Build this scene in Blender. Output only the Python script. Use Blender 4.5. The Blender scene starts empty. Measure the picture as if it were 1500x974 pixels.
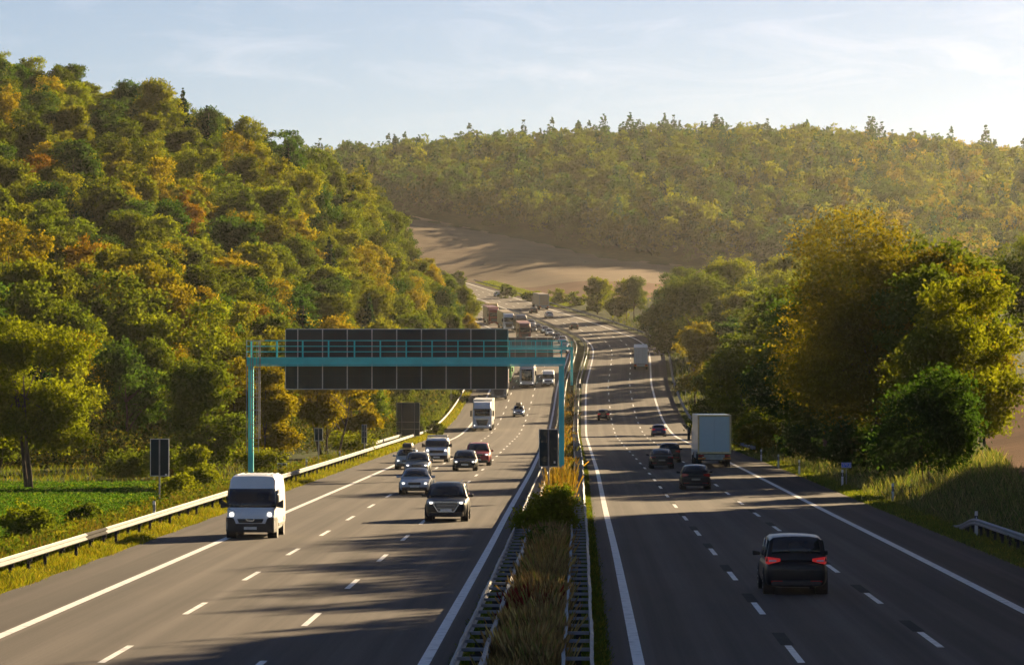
import bpy, math, random
import numpy as np
from mathutils import Vector
R = math.radians
scene = bpy.context.scene
COL = scene.collection
rng = np.random.default_rng(11)
random.seed(5)

# ------------------------------------------------------------------ tuning
SUN_AZ, SUN_EL = 32.0, 17.0          # degrees clockwise from +Y, above horizon
SUN_STR, SKY_STR, EXPOSURE = 5.0, 0.05, 1.93
HAZE = 0.000028
FPX, CAM_H = 5550.0, 6.2

# ------------------------------------------------------------------ the road's line and profile
TY = [20,84,114,146,186,275,380,458,543,591,638,672,719,754,783,804,844,880,915,962,1018,1160,1400]
TM = [-.75,.42,.97,1.55,2.2,3.8,5.4,6.6,8.15,9.1,10.1,11.3,12.9,13.9,13.9,13.0,9.4,6.2,2.6,-2.9,-8.8,-24.7,-52]
_G = np.arange(0, 1500.0)
_k = np.exp(-.5*(np.arange(-40, 41)/13.0)**2); _k /= _k.sum()
_S = np.convolve(np.pad(np.interp(_G, TY, TM), 40, 'edge'), _k, 'valid')
_S[:60] = _S[60] + (_G[:60]-60)*.018

def M(Y):
    Y = np.asarray(Y, float)
    return np.where(Y < 0, _S[0]+Y*.018, np.interp(Y, _G, _S))

def zr(Y):
    Y = np.asarray(Y, float); g, Y0, L = .058, 450.0, 150.0
    t = np.clip(Y-Y0, 0, 900)
    return np.where(t < L, g*t*t/(2*L), g*L/2+g*(t-L))

def sm(a, b, x):
    t = np.clip((np.asarray(x, float)-a)/(b-a), 0, 1)
    return t*t*(3-2*t)

FOOT_Y = [0,260,300,330,380,430,500,600,700,760,800,850,950,1050,1200]
FOOT_X = [-90,-70,-46,-28,-18,-13.5,-12.6,-11.4,-8.8,-7.6,-8.6,-13,-25,-36,-60]
def foot(Y): return np.interp(Y, FOOT_Y, FOOT_X)

def field_edge(X): return np.clip(1331-1.56*np.asarray(X, float), 1150, 1480)
def zfar(X, Y):
    X = np.asarray(X, float); Y = np.asarray(Y, float)
    Xc = np.clip(X, -260, 260)
    base = 29+.083*(Y-1000)-.11*(Xc-18)
    e = field_edge(X)
    be = 29+.083*(e-1000)-.11*(Xc-18)
    hill = be+.19*(Y-e)
    crest = 101-.00045*np.clip(X-70, 0, 250)**2-.0004*np.clip(70-X, 0, 400)**2
    hill = -np.log(np.exp(-hill/6)+np.exp(-crest/6))*6
    return np.where(Y > e, np.maximum(hill, np.minimum(be, crest)), base)

def ground_h(X, Y):
    X = np.asarray(X, float); Y = np.asarray(Y, float)
    u = X-M(Y); z = zr(Y); au = np.abs(u)
    h = z-.12+.10*(1-sm(1.62, 1.8, au))+.09*sm(16.05, 16.5, au)
    bank = sm(17.8, 23.5, u)*1.25
    fld = np.clip(Y-195, 0, 140)/140*4.7*sm(23, 42, u)
    fade = 1-.55*sm(350, 600, Y)
    h = h+(bank+fld)*fade
    a = np.clip(foot(Y)-X, 0, None)
    A = np.interp(Y, [290,330,400,500,600,700,800,850,950,1050], [0,3,9,18,30,43,45,45,18,0])
    h = h+A*1.06*(1-np.exp(-a/30))-A/45*np.interp(a, [0,1,6,12,20,35,48,62,90], [0,1.2,4.4,7.4,6.8,3.9,3.2,3,0])-.55*sm(18.6, 22, -u)*(1-sm(320, 420, Y))
    h = h+.8*sm(17.8, 20, -u)*sm(420, 480, Y)
    w = sm(880, 1060, Y)*np.maximum(np.where(u > 0, sm(17.5, 110, au), sm(18, 40, au)), sm(1190, 1330, Y))
    return h*(1-w)+zfar(X, Y)*w

def gh(X, Y): return float(ground_h(X, Y))

# ------------------------------------------------------------------ tagging
def tag(o, label=None, cat=None, group=None, kind=None):
    if label: o['label'] = label
    if cat: o['category'] = cat
    if group: o['group'] = group
    if kind: o['kind'] = kind
    return o

def empty(name, loc=(0,0,0), rz=0.0):
    o = bpy.data.objects.new(name, None); COL.objects.link(o)
    o.location = loc; o.rotation_euler = (0,0,rz); o.empty_display_size = .3
    return o

def copy_tree(o, parent=None):
    c = o.copy(); COL.objects.link(c)
    if parent is not None: c.parent = parent
    for ch in list(o.children): copy_tree(ch, c)
    return c

def walk(o):
    yield o
    for c in o.children: yield from walk(c)

# ------------------------------------------------------------------ materials
MATS = {}
def nt(name):
    m = bpy.data.materials.new(name); m.use_nodes = True
    t = m.node_tree; t.nodes.clear()
    out = t.nodes.new('ShaderNodeOutputMaterial')
    return m, t, out

def N(t, typ, **kw):
    n = t.nodes.new(typ)
    for k, v in kw.items():
        if k in n.inputs: n.inputs[k].default_value = v
        else: setattr(n, k, v)
    return n

def ramp(t, fac, stops):
    r = t.nodes.new('ShaderNodeValToRGB')
    while len(r.color_ramp.elements) < len(stops): r.color_ramp.elements.new(.5)
    for e, (p, c) in zip(r.color_ramp.elements, stops):
        e.position = p; e.color = (*c, 1) if len(c) == 3 else c
    t.links.new(fac, r.inputs[0]); return r.outputs[0]

def mix(t, fac, a, b, mode='MIX'):
    n = t.nodes.new('ShaderNodeMix'); n.data_type = 'RGBA'; n.blend_type = mode
    for sock, v in ((n.inputs[0], fac), (n.inputs[6], a), (n.inputs[7], b)):
        if hasattr(v, 'is_linked') or isinstance(v, bpy.types.NodeSocket): t.links.new(v, sock)
        elif isinstance(v, (int, float)): sock.default_value = v
        else: sock.default_value = (*v, 1)
    return n.outputs[2]

def mat(name, color, rough=.5, metal=0.0, var=.15, scale=6.0, coat=0.0, emit=0.0, spec=.5, objcol=False):
    if name in MATS: return MATS[name]
    m, t, out = nt(name)
    b = N(t, 'ShaderNodeBsdfPrincipled')
    tc = N(t, 'ShaderNodeTexCoord'); nz = N(t, 'ShaderNodeTexNoise', Scale=scale, Detail=4.0)
    t.links.new(tc.outputs['Object'], nz.inputs['Vector'])
    if objcol: base = N(t, 'ShaderNodeObjectInfo').outputs['Color']
    else:
        rgb = N(t, 'ShaderNodeRGB'); rgb.outputs[0].default_value = (*color, 1); base = rgb.outputs[0]
    k = ramp(t, nz.outputs['Fac'], [(.3, (1-var,)*3), (.7, (1+var*.6,)*3)])
    t.links.new(mix(t, 1.0, base, k, 'MULTIPLY'), b.inputs['Base Color'])
    b.inputs['Roughness'].default_value = rough; b.inputs['Metallic'].default_value = metal
    b.inputs['Coat Weight'].default_value = coat; b.inputs['Coat Roughness'].default_value = .06
    b.inputs['Specular IOR Level'].default_value = spec
    if emit:
        b.inputs['Emission Color'].default_value = (*color, 1); b.inputs['Emission Strength'].default_value = emit
    t.links.new(b.outputs[0], out.inputs[0])
    MATS[name] = m; return m

def leaf_mat(name, attr=None, trans=.46, var=(.74, 1.2), nscale=.35):
    m, t, out = nt(name)
    if attr:
        base = N(t, 'ShaderNodeAttribute', attribute_name=attr).outputs['Color']
    else: base = N(t, 'ShaderNodeObjectInfo').outputs['Color']
    g = N(t, 'ShaderNodeNewGeometry')
    k = ramp(t, g.outputs['Random Per Island'], [(0, (var[0],)*3), (1, (var[1],)*3)])
    tc = N(t, 'ShaderNodeTexCoord'); nz = N(t, 'ShaderNodeTexNoise', Scale=nscale, Detail=2.0)
    t.links.new(tc.outputs['Object'], nz.inputs['Vector'])
    k2 = ramp(t, nz.outputs['Fac'], [(.32, (.78, .88, 1.0)), (.68, (1.15, 1.12, .85))])
    c = mix(t, 1.0, mix(t, 1.0, base, k, 'MULTIPLY'), k2, 'MULTIPLY')
    d = N(t, 'ShaderNodeBsdfDiffuse'); tr = N(t, 'ShaderNodeBsdfTranslucent')
    t.links.new(c, d.inputs[0])
    t.links.new(mix(t, 1.0, c, (1.55, 1.5, .5), 'MULTIPLY'), tr.inputs[0])
    ms = N(t, 'ShaderNodeMixShader'); ms.inputs[0].default_value = trans
    t.links.new(d.outputs[0], ms.inputs[1]); t.links.new(tr.outputs[0], ms.inputs[2])
    t.links.new(ms.outputs[0], out.inputs[0]); return m

LEAF = leaf_mat('leaf_material')
LEAF_FAR = leaf_mat('far_leaf_material', attr='tint', var=(.82, 1.14))
BLADE = leaf_mat('grass_blade_material', attr='tint', trans=.35, var=(.6, 1.3), nscale=.6)
BARK = mat('bark', (.075,.055,.04), .95, var=.4, scale=3)
PAINT = mat('car_paint', (1,1,1), .36, objcol=True, coat=.2, var=.03, spec=.22)
GLASS = mat('window_glass', (.012,.018,.022), .06, var=.3, scale=1.5, spec=.6)
BLACKP = mat('black_plastic', (.018,.018,.02), .6)
RUBBER = mat('tyre_rubber', (.015,.015,.015), .9)
RIM = mat('rim_alloy', (.35,.35,.37), .35, .9)
CHROME = mat('chrome_trim', (.6,.6,.62), .2, 1.0)
LAMP = mat('clear_lamp', (.5,.53,.57), .1, var=.1)
LAMPON = mat('lit_headlamp', (1,.93,.8), .2, emit=.7)
TAIL = mat('red_lamp', (.35,.012,.01), .2)
TAILON = mat('lit_red_lamp', (.55,.012,.010), .3, emit=.10)
ORANGE = mat('amber_reflector', (.6,.2,.02), .4)
PLATE = mat('number_plate', (.75,.75,.72), .5)
WHITE = mat('white_paint', (.78,.78,.76), .4)
GREYP = mat('grey_paint', (.35,.36,.37), .4)
STEEL = mat('galvanised_steel', (.27,.28,.29), .6, .2, var=.25, scale=2.5, spec=.15)
DARKST = mat('weathered_steel', (.04,.04,.04), .9, .0, var=.3, spec=.05)
TEAL = mat('turquoise_paint', (.035,.68,.72), .42, var=.12, scale=1.2)
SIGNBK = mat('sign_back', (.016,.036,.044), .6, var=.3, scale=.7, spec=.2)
ALU = mat('aluminium_edge', (.45,.46,.47), .4, .6)
POSTW = mat('post_white', (.72,.73,.72), .6)
BLUE = mat('sign_blue', (.02,.13,.70), .5)

# ------------------------------------------------------------------ mesh builder
class MB:
    def __init__(s): s.v = []; s.f = []; s.m = []
    def add(s, vs, fs, m=0):
        o = len(s.v); s.v += [tuple(map(float, p)) for p in vs]
        s.f += [tuple(o+i for i in f) for f in fs]; s.m += [m]*len(fs); return s
    def box(s, c, d, m=0):
        x, y, z = c; a, b, e = d[0]/2, d[1]/2, d[2]/2
        vs = [(x+i*a, y+j*b, z+k*e) for k in (-1,1) for j in (-1,1) for i in (-1,1)]
        return s.add(vs, [(0,2,3,1),(4,5,7,6),(0,1,5,4),(2,6,7,3),(0,4,6,2),(1,3,7,5)], m)
    def bar(s, p, q, w, h=None, m=0):
        p, q = Vector(p), Vector(q); h = h or w; d = (q-p).normalized()
        up = Vector((0,0,1)) if abs(d.z) < .95 else Vector((0,1,0))
        a = d.cross(up).normalized()*(w/2); b = a.cross(d).normalized()*(h/2)
        vs = [o+i*a+j*b for o in (p, q) for (i, j) in ((-1,-1),(1,-1),(1,1),(-1,1))]
        return s.add(vs, [(0,1,2,3),(4,7,6,5),(0,4,5,1),(1,5,6,2),(2,6,7,3),(3,7,4,0)], m)
    def tube(s, pts, rad, n=6, m=0):
        pts = [Vector(p) for p in pts]; o = []; fs = []
        for i, p in enumerate(pts):
            d = (pts[min(i+1, len(pts)-1)]-pts[max(i-1, 0)]).normalized()
            up = Vector((0,0,1)) if abs(d.z) < .9 else Vector((1,0,0))
            a = d.cross(up).normalized(); b = d.cross(a).normalized()
            for k in range(n):
                t = 2*math.pi*k/n; o.append(p+rad[i]*(math.cos(t)*a+math.sin(t)*b))
        for i in range(len(pts)-1):
            for k in range(n):
                k2 = (k+1) % n
                fs.append((i*n+k, i*n+k2, (i+1)*n+k2, (i+1)*n+k))
        fs.append(tuple(range(n))[::-1]); fs.append(tuple((len(pts)-1)*n+k for k in range(n)))
        return s.add(o, fs, m)
    def loft(s, rings, m=0, caps=True, closed=True):
        n = len(rings[0]); vs = [p for r in rings for p in r]; fs = []
        for i in range(len(rings)-1):
            for k in range(n if closed else n-1):
                k2 = (k+1) % n
                fs.append((i*n+k, i*n+k2, (i+1)*n+k2, (i+1)*n+k))
        if caps:
            fs.append(tuple(range(n))[::-1]); fs.append(tuple((len(rings)-1)*n+k for k in range(n)))
        return s.add(vs, fs, m)
    def grid(s, rows, m=0):
        return s.loft(rows, m, caps=False, closed=False)
    def build(s, name, mats, parent=None, smooth=False, bevel=0, seg=2, sub=0, loc=None):
        me = bpy.data.meshes.new(name); me.from_pydata(s.v, [], s.f)
        for q in (mats if isinstance(mats, (list, tuple)) else [mats]): me.materials.append(q)
        me.polygons.foreach_set('material_index', s.m)
        if smooth: me.polygons.foreach_set('use_smooth', [True]*len(s.f))
        me.update()
        o = bpy.data.objects.new(name, me); COL.objects.link(o)
        if parent: o.parent = parent
        if loc: o.location = loc
        if bevel:
            b = o.modifiers.new('bevel', 'BEVEL'); b.width = bevel; b.segments = seg; b.limit_method = 'ANGLE'; b.angle_limit = R(35)
        if sub:
            b = o.modifiers.new('sub', 'SUBSURF'); b.levels = sub; b.render_levels = sub
        return o

def quads(name, P, material, tint=None, parent=None):
    """P (n,4,3) numpy -> one mesh of loose quads; tint (n,3) per quad."""
    n = len(P); me = bpy.data.meshes.new(name)
    me.vertices.add(4*n); me.vertices.foreach_set('co', np.ascontiguousarray(P, np.float32).ravel())
    me.loops.add(4*n); me.loops.foreach_set('vertex_index', np.arange(4*n, dtype=np.int32))
    me.polygons.add(n); me.polygons.foreach_set('loop_start', np.arange(0, 4*n, 4, dtype=np.int32))
    me.polygons.foreach_set('loop_total', np.full(n, 4, np.int32))
    if tint is not None:
        a = me.attributes.new('tint', 'FLOAT_COLOR', 'POINT')
        c = np.ones((n, 4, 4), np.float32); c[:, :, :3] = np.asarray(tint)[:, None, :]
        a.data.foreach_set('color', c.ravel())
    me.materials.append(material); me.update(calc_edges=True)
    if name is None: return me
    o = bpy.data.objects.new(name, me); COL.objects.link(o)
    if parent: o.parent = parent
    return o

# ------------------------------------------------------------------ camera, world, sun
cam_d = bpy.data.cameras.new('camera'); cam = bpy.data.objects.new('camera', cam_d); COL.objects.link(cam)
cam.location = (0, 0, CAM_H)
cam.rotation_euler = (R(90)+math.atan(78/FPX), 0, 0)
cam_d.sensor_width = 36; cam_d.lens = 36*FPX/1500; cam_d.clip_start = 1; cam_d.clip_end = 12000
scene.camera = cam

w = bpy.data.worlds.new('World'); scene.world = w; w.use_nodes = True
t = w.node_tree; t.nodes.clear()
out = t.nodes.new('ShaderNodeOutputWorld'); bg = t.nodes.new('ShaderNodeBackground')
sky = t.nodes.new('ShaderNodeTexSky'); sky.sky_type = 'NISHITA'; sky.sun_disc = False
sky.sun_elevation = R(SUN_EL); sky.sun_rotation = R(SUN_AZ)
sky.air_density = .8; sky.dust_density = .25; sky.ozone_density = 3.5; sky.altitude = 200
tc = t.nodes.new('ShaderNodeTexCoord'); sx = t.nodes.new('ShaderNodeSeparateXYZ')
t.links.new(tc.outputs['Generated'], sx.inputs[0])
mp = t.nodes.new('ShaderNodeMapping'); mp.inputs['Scale'].default_value = (22, 22, 95); mp.inputs['Rotation'].default_value = (0, R(-16), 0)
t.links.new(tc.outputs['Generated'], mp.inputs[0])
cn = N(t, 'ShaderNodeTexNoise', Scale=1.0, Detail=6.0, Roughness=.62, Distortion=.8)
t.links.new(mp.outputs[0], cn.inputs['Vector'])
cl = ramp(t, cn.outputs['Fac'], [(.47, (0,0,0)), (.72, (1,1,1))])
bm_ = t.nodes.new('ShaderNodeMapRange'); bm_.inputs[1].default_value = .062; bm_.inputs[2].default_value = .082
t.links.new(sx.outputs[2], bm_.inputs[0])
cf = t.nodes.new('ShaderNodeMath'); cf.operation = 'MULTIPLY'; t.links.new(cl, cf.inputs[0]); t.links.new(bm_.outputs[0], cf.inputs[1])
cf2 = t.nodes.new('ShaderNodeMath'); cf2.operation = 'MULTIPLY'; t.links.new(cf.outputs[0], cf2.inputs[0]); cf2.inputs[1].default_value = .6
tone = mix(t, 1.0, sky.outputs[0], (.54, .475, .465), 'MULTIPLY')
ccol = mix(t, 1.0, tone, (1.5, 1.28, 1.18), 'MULTIPLY')
t.links.new(mix(t, cf2.outputs[0], tone, ccol), bg.inputs[0])
bg.inputs[1].default_value = SKY_STR
t.links.new(bg.outputs[0], out.inputs[0])

sd = bpy.data.lights.new('sun', 'SUN'); sd.energy = SUN_STR; sd.angle = R(.5); sd.color = (1, .745, .43)
sun = bpy.data.objects.new('sun', sd); COL.objects.link(sun)
sdir = Vector((math.sin(R(SUN_AZ))*math.cos(R(SUN_EL)), math.cos(R(SUN_AZ))*math.cos(R(SUN_EL)), math.sin(R(SUN_EL))))
sun.rotation_euler = sdir.to_track_quat('Z', 'Y').to_euler(); sun.location = (200, 300, 120)
vs = scene.view_settings; vs.view_transform = 'Standard'; vs.look = 'None'; vs.exposure = EXPOSURE; vs.gamma = 1
vs.use_curve_mapping = False
scene.cycles.max_bounces = 6; scene.cycles.transparent_max_bounces = 4; scene.cycles.volume_bounces = 0

# ------------------------------------------------------------------ ground, fields, road
def sheet(name, us, ys, zoff, material, absolute=False, zfun=None):
    us = np.asarray(us, float); ys = np.asarray(ys, float)
    U, Y = np.meshgrid(us, ys)
    X = U if absolute else U+M(Y)
    Z = (ground_h(X, Y) if zfun is None else zfun(X, Y))+zoff
    n, k = U.shape
    me = bpy.data.meshes.new(name)
    idx = np.arange(n*k).reshape(n, k)
    F_ = np.stack([idx[:-1,:-1], idx[:-1,1:], idx[1:,1:], idx[1:,:-1]], -1).reshape(-1, 4)
    me.from_pydata(np.stack([X, Y, Z], -1).reshape(-1, 3).tolist(), [], F_.tolist())
    uv = me.uv_layers.new(name='road')
    q = np.stack([U.ravel(), Y.ravel()], -1)[F_.ravel()]
    uv.data.foreach_set('uv', q.astype(np.float32).ravel())
    me.polygons.foreach_set('use_smooth', [True]*len(F_))
    me.materials.append(material); me.update()
    o = bpy.data.objects.new(name, me); COL.objects.link(o); return o

def noise_mat(name, cols, scale, rough=.95, scale2=None, stretch=None, bump=0.0):
    m, t, out = nt(name); b = N(t, 'ShaderNodeBsdfPrincipled', Roughness=rough)
    b.inputs['Specular IOR Level'].default_value = .02
    tc = N(t, 'ShaderNodeTexCoord'); v = tc.outputs['Object']
    if stretch:
        mp = N(t, 'ShaderNodeMapping'); mp.inputs['Scale'].default_value = stretch[0]; mp.inputs['Rotation'].default_value = (0,0,stretch[1])
        t.links.new(v, mp.inputs[0]); v = mp.outputs[0]
    nz = N(t, 'ShaderNodeTexNoise', Scale=scale, Detail=8.0, Roughness=.65); t.links.new(v, nz.inputs['Vector'])
    c = ramp(t, nz.outputs['Fac'], [(.3, cols[0]), (.5, cols[1]), (.7, cols[2])])
    if scale2:
        n2 = N(t, 'ShaderNodeTexNoise', Scale=scale2, Detail=3.0); t.links.new(tc.outputs['Object'], n2.inputs['Vector'])
        c = mix(t, 1.0, c, ramp(t, n2.outputs['Fac'], [(.35, (.75,.75,.75)), (.65, (1.2,1.2,1.2))]), 'MULTIPLY')
    t.links.new(c, b.inputs['Base Color'])
    if bump:
        bp = N(t, 'ShaderNodeBump', Strength=bump, Distance=.2); t.links.new(nz.outputs['Fac'], bp.inputs['Height']); t.links.new(bp.outputs[0], b.inputs['Normal'])
    t.links.new(b.outputs[0], out.inputs[0]); return m

GROUND = noise_mat('turf_and_soil', ((.022,.032,.010), (.038,.055,.014), (.075,.075,.026)), .5, scale2=.05)
PLOUGH = noise_mat('ploughed_soil', ((.085,.045,.026), (.125,.068,.040), (.165,.092,.055)), 1.2, stretch=((.35,4,1), R(35)), scale2=.04, bump=.6)
FARFIELD = noise_mat('stubble_field', ((.13,.10,.068), (.18,.138,.096), (.23,.178,.126)), .25, stretch=((.4,3,1), R(-20)), scale2=.012)
REDFIELD = noise_mat('red_soil_field', ((.11,.062,.04), (.15,.085,.055), (.19,.11,.07)), .3, stretch=((.4,3,1), R(-20)), scale2=.02)
BANKG = noise_mat('lit_bank_turf', ((.06,.085,.015), (.10,.13,.02), (.16,.17,.035)), .6, scale2=.06)

ys = np.concatenate([np.arange(-300, 40, 20), np.arange(40, 340, 2.5), np.arange(340, 1250, 6), np.arange(1250, 1800, 12), np.geomspace(1800, 7000, 24)])
uu = np.array([1.55,1.62,1.8,2.2,8,15.6,16.05,16.5,17,17.8,18.6,19.4,20.2,21.2,22.2,23.5,25,27,29,31,33.5,36,39,42,46,50,55,60,66,72,80,88,97,107,118,130,145,160,180,200,225,250,280,320,380,460,600,900,1400,2200,3500])
us = np.concatenate([-uu[::-1], [0], uu])
tag(sheet('ground', us, ys, 0, GROUND), kind='structure')

def strip(name, edge0, edge1, n, zoff, material, ts):
    """field patch between two ground curves given as functions of t -> (X, Y)"""
    mb = MB(); rows = []
    for a in np.linspace(0, 1, n):
        row = []
        for q in ts:
            x0, y0 = edge0(q); x1, y1 = edge1(q)
            x, y = x0+(x1-x0)*a, y0+(y1-y0)*a
            row.append((x, y, gh(x, y)+zoff))
        rows.append(row)
    mb.grid(rows); o = mb.build(name, material, smooth=True); return o

RX = np.linspace(0, 1, 46)
upper = lambda q: (-75+q*175, float(field_edge(-75+q*175))+3+5*math.sin(q*9))
midl = lambda q: (-26+q*130, 1126-14*math.sin(math.pi*q)+2*math.sin(q*11))
lowl = lambda q: (float(np.interp(q, [0,.3,.6,1], [-24,-9,16,96])), float(np.interp(q, [0,.3,.6,1], [1124,1086,1000,955])))
tag(strip('stubble_field', midl, upper, 40, .08, FARFIELD, RX), kind='structure')
tag(strip('red_soil_field', lowl, lambda q: (midl(q)[0], midl(q)[1]-.5), 16, .08, REDFIELD, RX), kind='structure')
pl0 = lambda q: (float(M(150+q*230))+max(22.2, 23+(150+q*230-187)*.09)+.4*math.sin(q*21), 150+q*230)
pl1 = lambda q: (float(M(150+q*230))+130, 150+q*230)
tag(strip('ploughed_field', pl0, pl1, 40, .10, PLOUGH, np.linspace(0, 1, 70)), kind='structure')

# asphalt: tyre tracks run along each lane (UV = metres across, metres along)
m, t, o_ = nt('asphalt'); b = N(t, 'ShaderNodeBsdfPrincipled', Roughness=.85)
b.inputs['Specular IOR Level'].default_value = .12
uvn = N(t, 'ShaderNodeUVMap', uv_map='road')
def uvnoise(sc, sx_, sy_, det=4.0):
    mp = N(t, 'ShaderNodeMapping'); mp.inputs['Scale'].default_value = (sx_, sy_, 1)
    t.links.new(uvn.outputs[0], mp.inputs[0])
    nz = N(t, 'ShaderNodeTexNoise', Scale=sc, Detail=det, Roughness=.6); t.links.new(mp.outputs[0], nz.inputs['Vector']); return nz.outputs['Fac']
base = ramp(t, uvnoise(1, 1.3, .012), [(.25, (.059,.052,.049)), (.75, (.110,.098,.090))])
sepx = N(t, 'ShaderNodeSeparateXYZ'); t.links.new(uvn.outputs[0], sepx.inputs[0])
ab = N(t, 'ShaderNodeMath', operation='ABSOLUTE'); t.links.new(sepx.outputs[0], ab.inputs[0])
wv = N(t, 'ShaderNodeMath', operation='MULTIPLY_ADD'); t.links.new(ab.outputs[0], wv.inputs[0]); wv.inputs[1].default_value = 2*math.pi/1.82; wv.inputs[2].default_value = -2*math.pi*2.4/1.82
cs = N(t, 'ShaderNodeMath', operation='COSINE'); t.links.new(wv.outputs[0], cs.inputs[0])
trk = ramp(t, cs.outputs[0], [(0.0, (.80,.80,.80)), (1.0, (1.12,1.12,1.12))])
base = mix(t, .8, base, trk, 'MULTIPLY')
sh = N(t, 'ShaderNodeMapRange'); t.links.new(ab.outputs[0], sh.inputs[0]); sh.inputs[1].default_value = 13.4; sh.inputs[2].default_value = 13.6; sh.inputs[3].default_value = 0; sh.inputs[4].default_value = 1
base = mix(t, sh.outputs[0], base, mix(t, 1.0, base, (.72,.71,.72), 'MULTIPLY'))
fine = ramp(t, uvnoise(1, 14, 9, 6.0), [(.25, (.78,.78,.78)), (.75, (1.2,1.2,1.2))])
base = mix(t, 1.0, base, fine, 'MULTIPLY')
streak = ramp(t, uvnoise(1, 3.2, .005, 3.0), [(.3, (.80,.80,.81)), (.7, (1.14,1.13,1.12))])
base = mix(t, 1.0, base, streak, 'MULTIPLY')
sepy = N(t, 'ShaderNodeMath', operation='MULTIPLY'); t.links.new(sepx.outputs[1], sepy.inputs[0]); sepy.inputs[1].default_value = 1/63.0
fl = N(t, 'ShaderNodeMath', operation='FLOOR'); t.links.new(sepy.outputs[0], fl.inputs[0])
lane = N(t, 'ShaderNodeMath', operation='MULTIPLY_ADD'); t.links.new(sepx.outputs[0], lane.inputs[0]); lane.inputs[1].default_value = 1/3.63; lane.inputs[2].default_value = -2.4/3.63
fl2 = N(t, 'ShaderNodeMath', operation='FLOOR'); t.links.new(lane.outputs[0], fl2.inputs[0])
cb = N(t, 'ShaderNodeCombineXYZ'); t.links.new(fl.outputs[0], cb.inputs[0]); t.links.new(fl2.outputs[0], cb.inputs[1])
wn = N(t, 'ShaderNodeTexWhiteNoise'); t.links.new(cb.outputs[0], wn.inputs['Vector'])
base = mix(t, 1.0, base, ramp(t, wn.outputs['Value'], [(0, (.90,.90,.91)), (1, (1.06,1.05,1.04))]), 'MULTIPLY')
patch = ramp(t, uvnoise(1, .5, .06), [(.45, (1,1,1)), (.62, (.86,.87,.9))])
base = mix(t, 1.0, base, patch, 'MULTIPLY')
t.links.new(base, b.inputs['Base Color'])
bp = N(t, 'ShaderNodeBump', Strength=.25, Distance=.02); t.links.new(uvnoise(1, 30, 20, 3.0), bp.inputs['Height']); t.links.new(bp.outputs[0], b.inputs['Normal'])
t.links.new(b.outputs[0], o_.inputs[0]); ASPH = m
mk, t, o_ = nt('road_marking_paint'); b = N(t, 'ShaderNodeBsdfPrincipled', Roughness=.6)
tc2 = N(t, 'ShaderNodeTexCoord'); nz = N(t, 'ShaderNodeTexNoise', Scale=3.0, Detail=6.0); t.links.new(tc2.outputs['Object'], nz.inputs['Vector'])
t.links.new(ramp(t, nz.outputs['Fac'], [(.32, (.42,.42,.42)), (.5, (.72,.72,.71))]), b.inputs['Base Color']); t.links.new(b.outputs[0], o_.inputs[0]); MARK = mk

rys = np.concatenate([np.arange(-100, 60, 10), np.arange(60, 1290, 3)])
zroad = lambda X, Y: zr(Y)
for s_ in (1, -1):
    cs_ = np.array([1.72, 2.4, 6.05, 9.65, 13.3, 16.2])*s_
    tag(sheet('road', np.sort(cs_), rys, 0, ASPH, zfun=zroad), kind='structure')
mbk = MB()
def line(u, half, y0, y1, step=3.0):
    yy = np.arange(y0, y1+.01, step) if y1-y0 > step else np.array([y0, y1])
    rows = [[(float(M(y))+u+s*half, y, float(zr(y))+.005) for s in (-1, 1)] for y in yy]
    mbk.grid(rows)
for s_ in (1, -1):
    line(2.4*s_, .13, 60, 1285); line(13.3*s_, .15, 60, 1285)
    for k, u_ in enumerate((6.05, 9.65)):
        y = 60+(7 if s_ > 0 else 2)+k*5
        while y < 1200:
            line(u_*s_, .085, y, y+5.6, 6.0); y += 18
tag(mbk.build('lane_markings', MARK), kind='structure')
# blackened remains of the earlier dashes just ahead of the present ones
mbk = MB(); OLDM, t, o_ = nt('blackened_old_marking'); b = N(t, 'ShaderNodeBsdfPrincipled', Roughness=.9)
tc2 = N(t, 'ShaderNodeTexCoord'); nz = N(t, 'ShaderNodeTexNoise', Scale=2.0, Detail=5.0); t.links.new(tc2.outputs['Object'], nz.inputs['Vector'])
t.links.new(ramp(t, nz.outputs['Fac'], [(.3, (.016,.016,.017)), (.7, (.035,.034,.034))]), b.inputs['Base Color']); b.inputs['Specular IOR Level'].default_value = .1
t.links.new(b.outputs[0], o_.inputs[0])
for k, u_ in enumerate((6.05, 9.65)):
    y = 60+7+k*5+5.75
    while y < 420:
        rows = [[(float(M(q))+u_+s_*.16, q, float(zr(q))+.003) for s_ in (-1, 1)] for q in (y, y+4.6)]
        mbk.grid(rows); y += 18
tag(mbk.build('old_markings', OLDM), kind='structure')

# ------------------------------------------------------------------ foliage
def rand_dirs(r, n):
    v = r.normal(size=(n, 3)); return v/np.linalg.norm(v, axis=1)[:, None]

def leaf_quads(r, P, size, droop=0.0):
    n = len(P); a = rand_dirs(r, n); b = rand_dirs(r, n)
    b -= (a*b).sum(1)[:, None]*a; b /= np.linalg.norm(b, axis=1)[:, None]+1e-6
    s = size*r.uniform(.55, 1.3, n)[:, None]
    return np.stack([P-a*s*.6, P-b*s*.38+a*s*.05, P+a*s*.6, P+b*s*.38+a*s*.05], 1)

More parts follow.
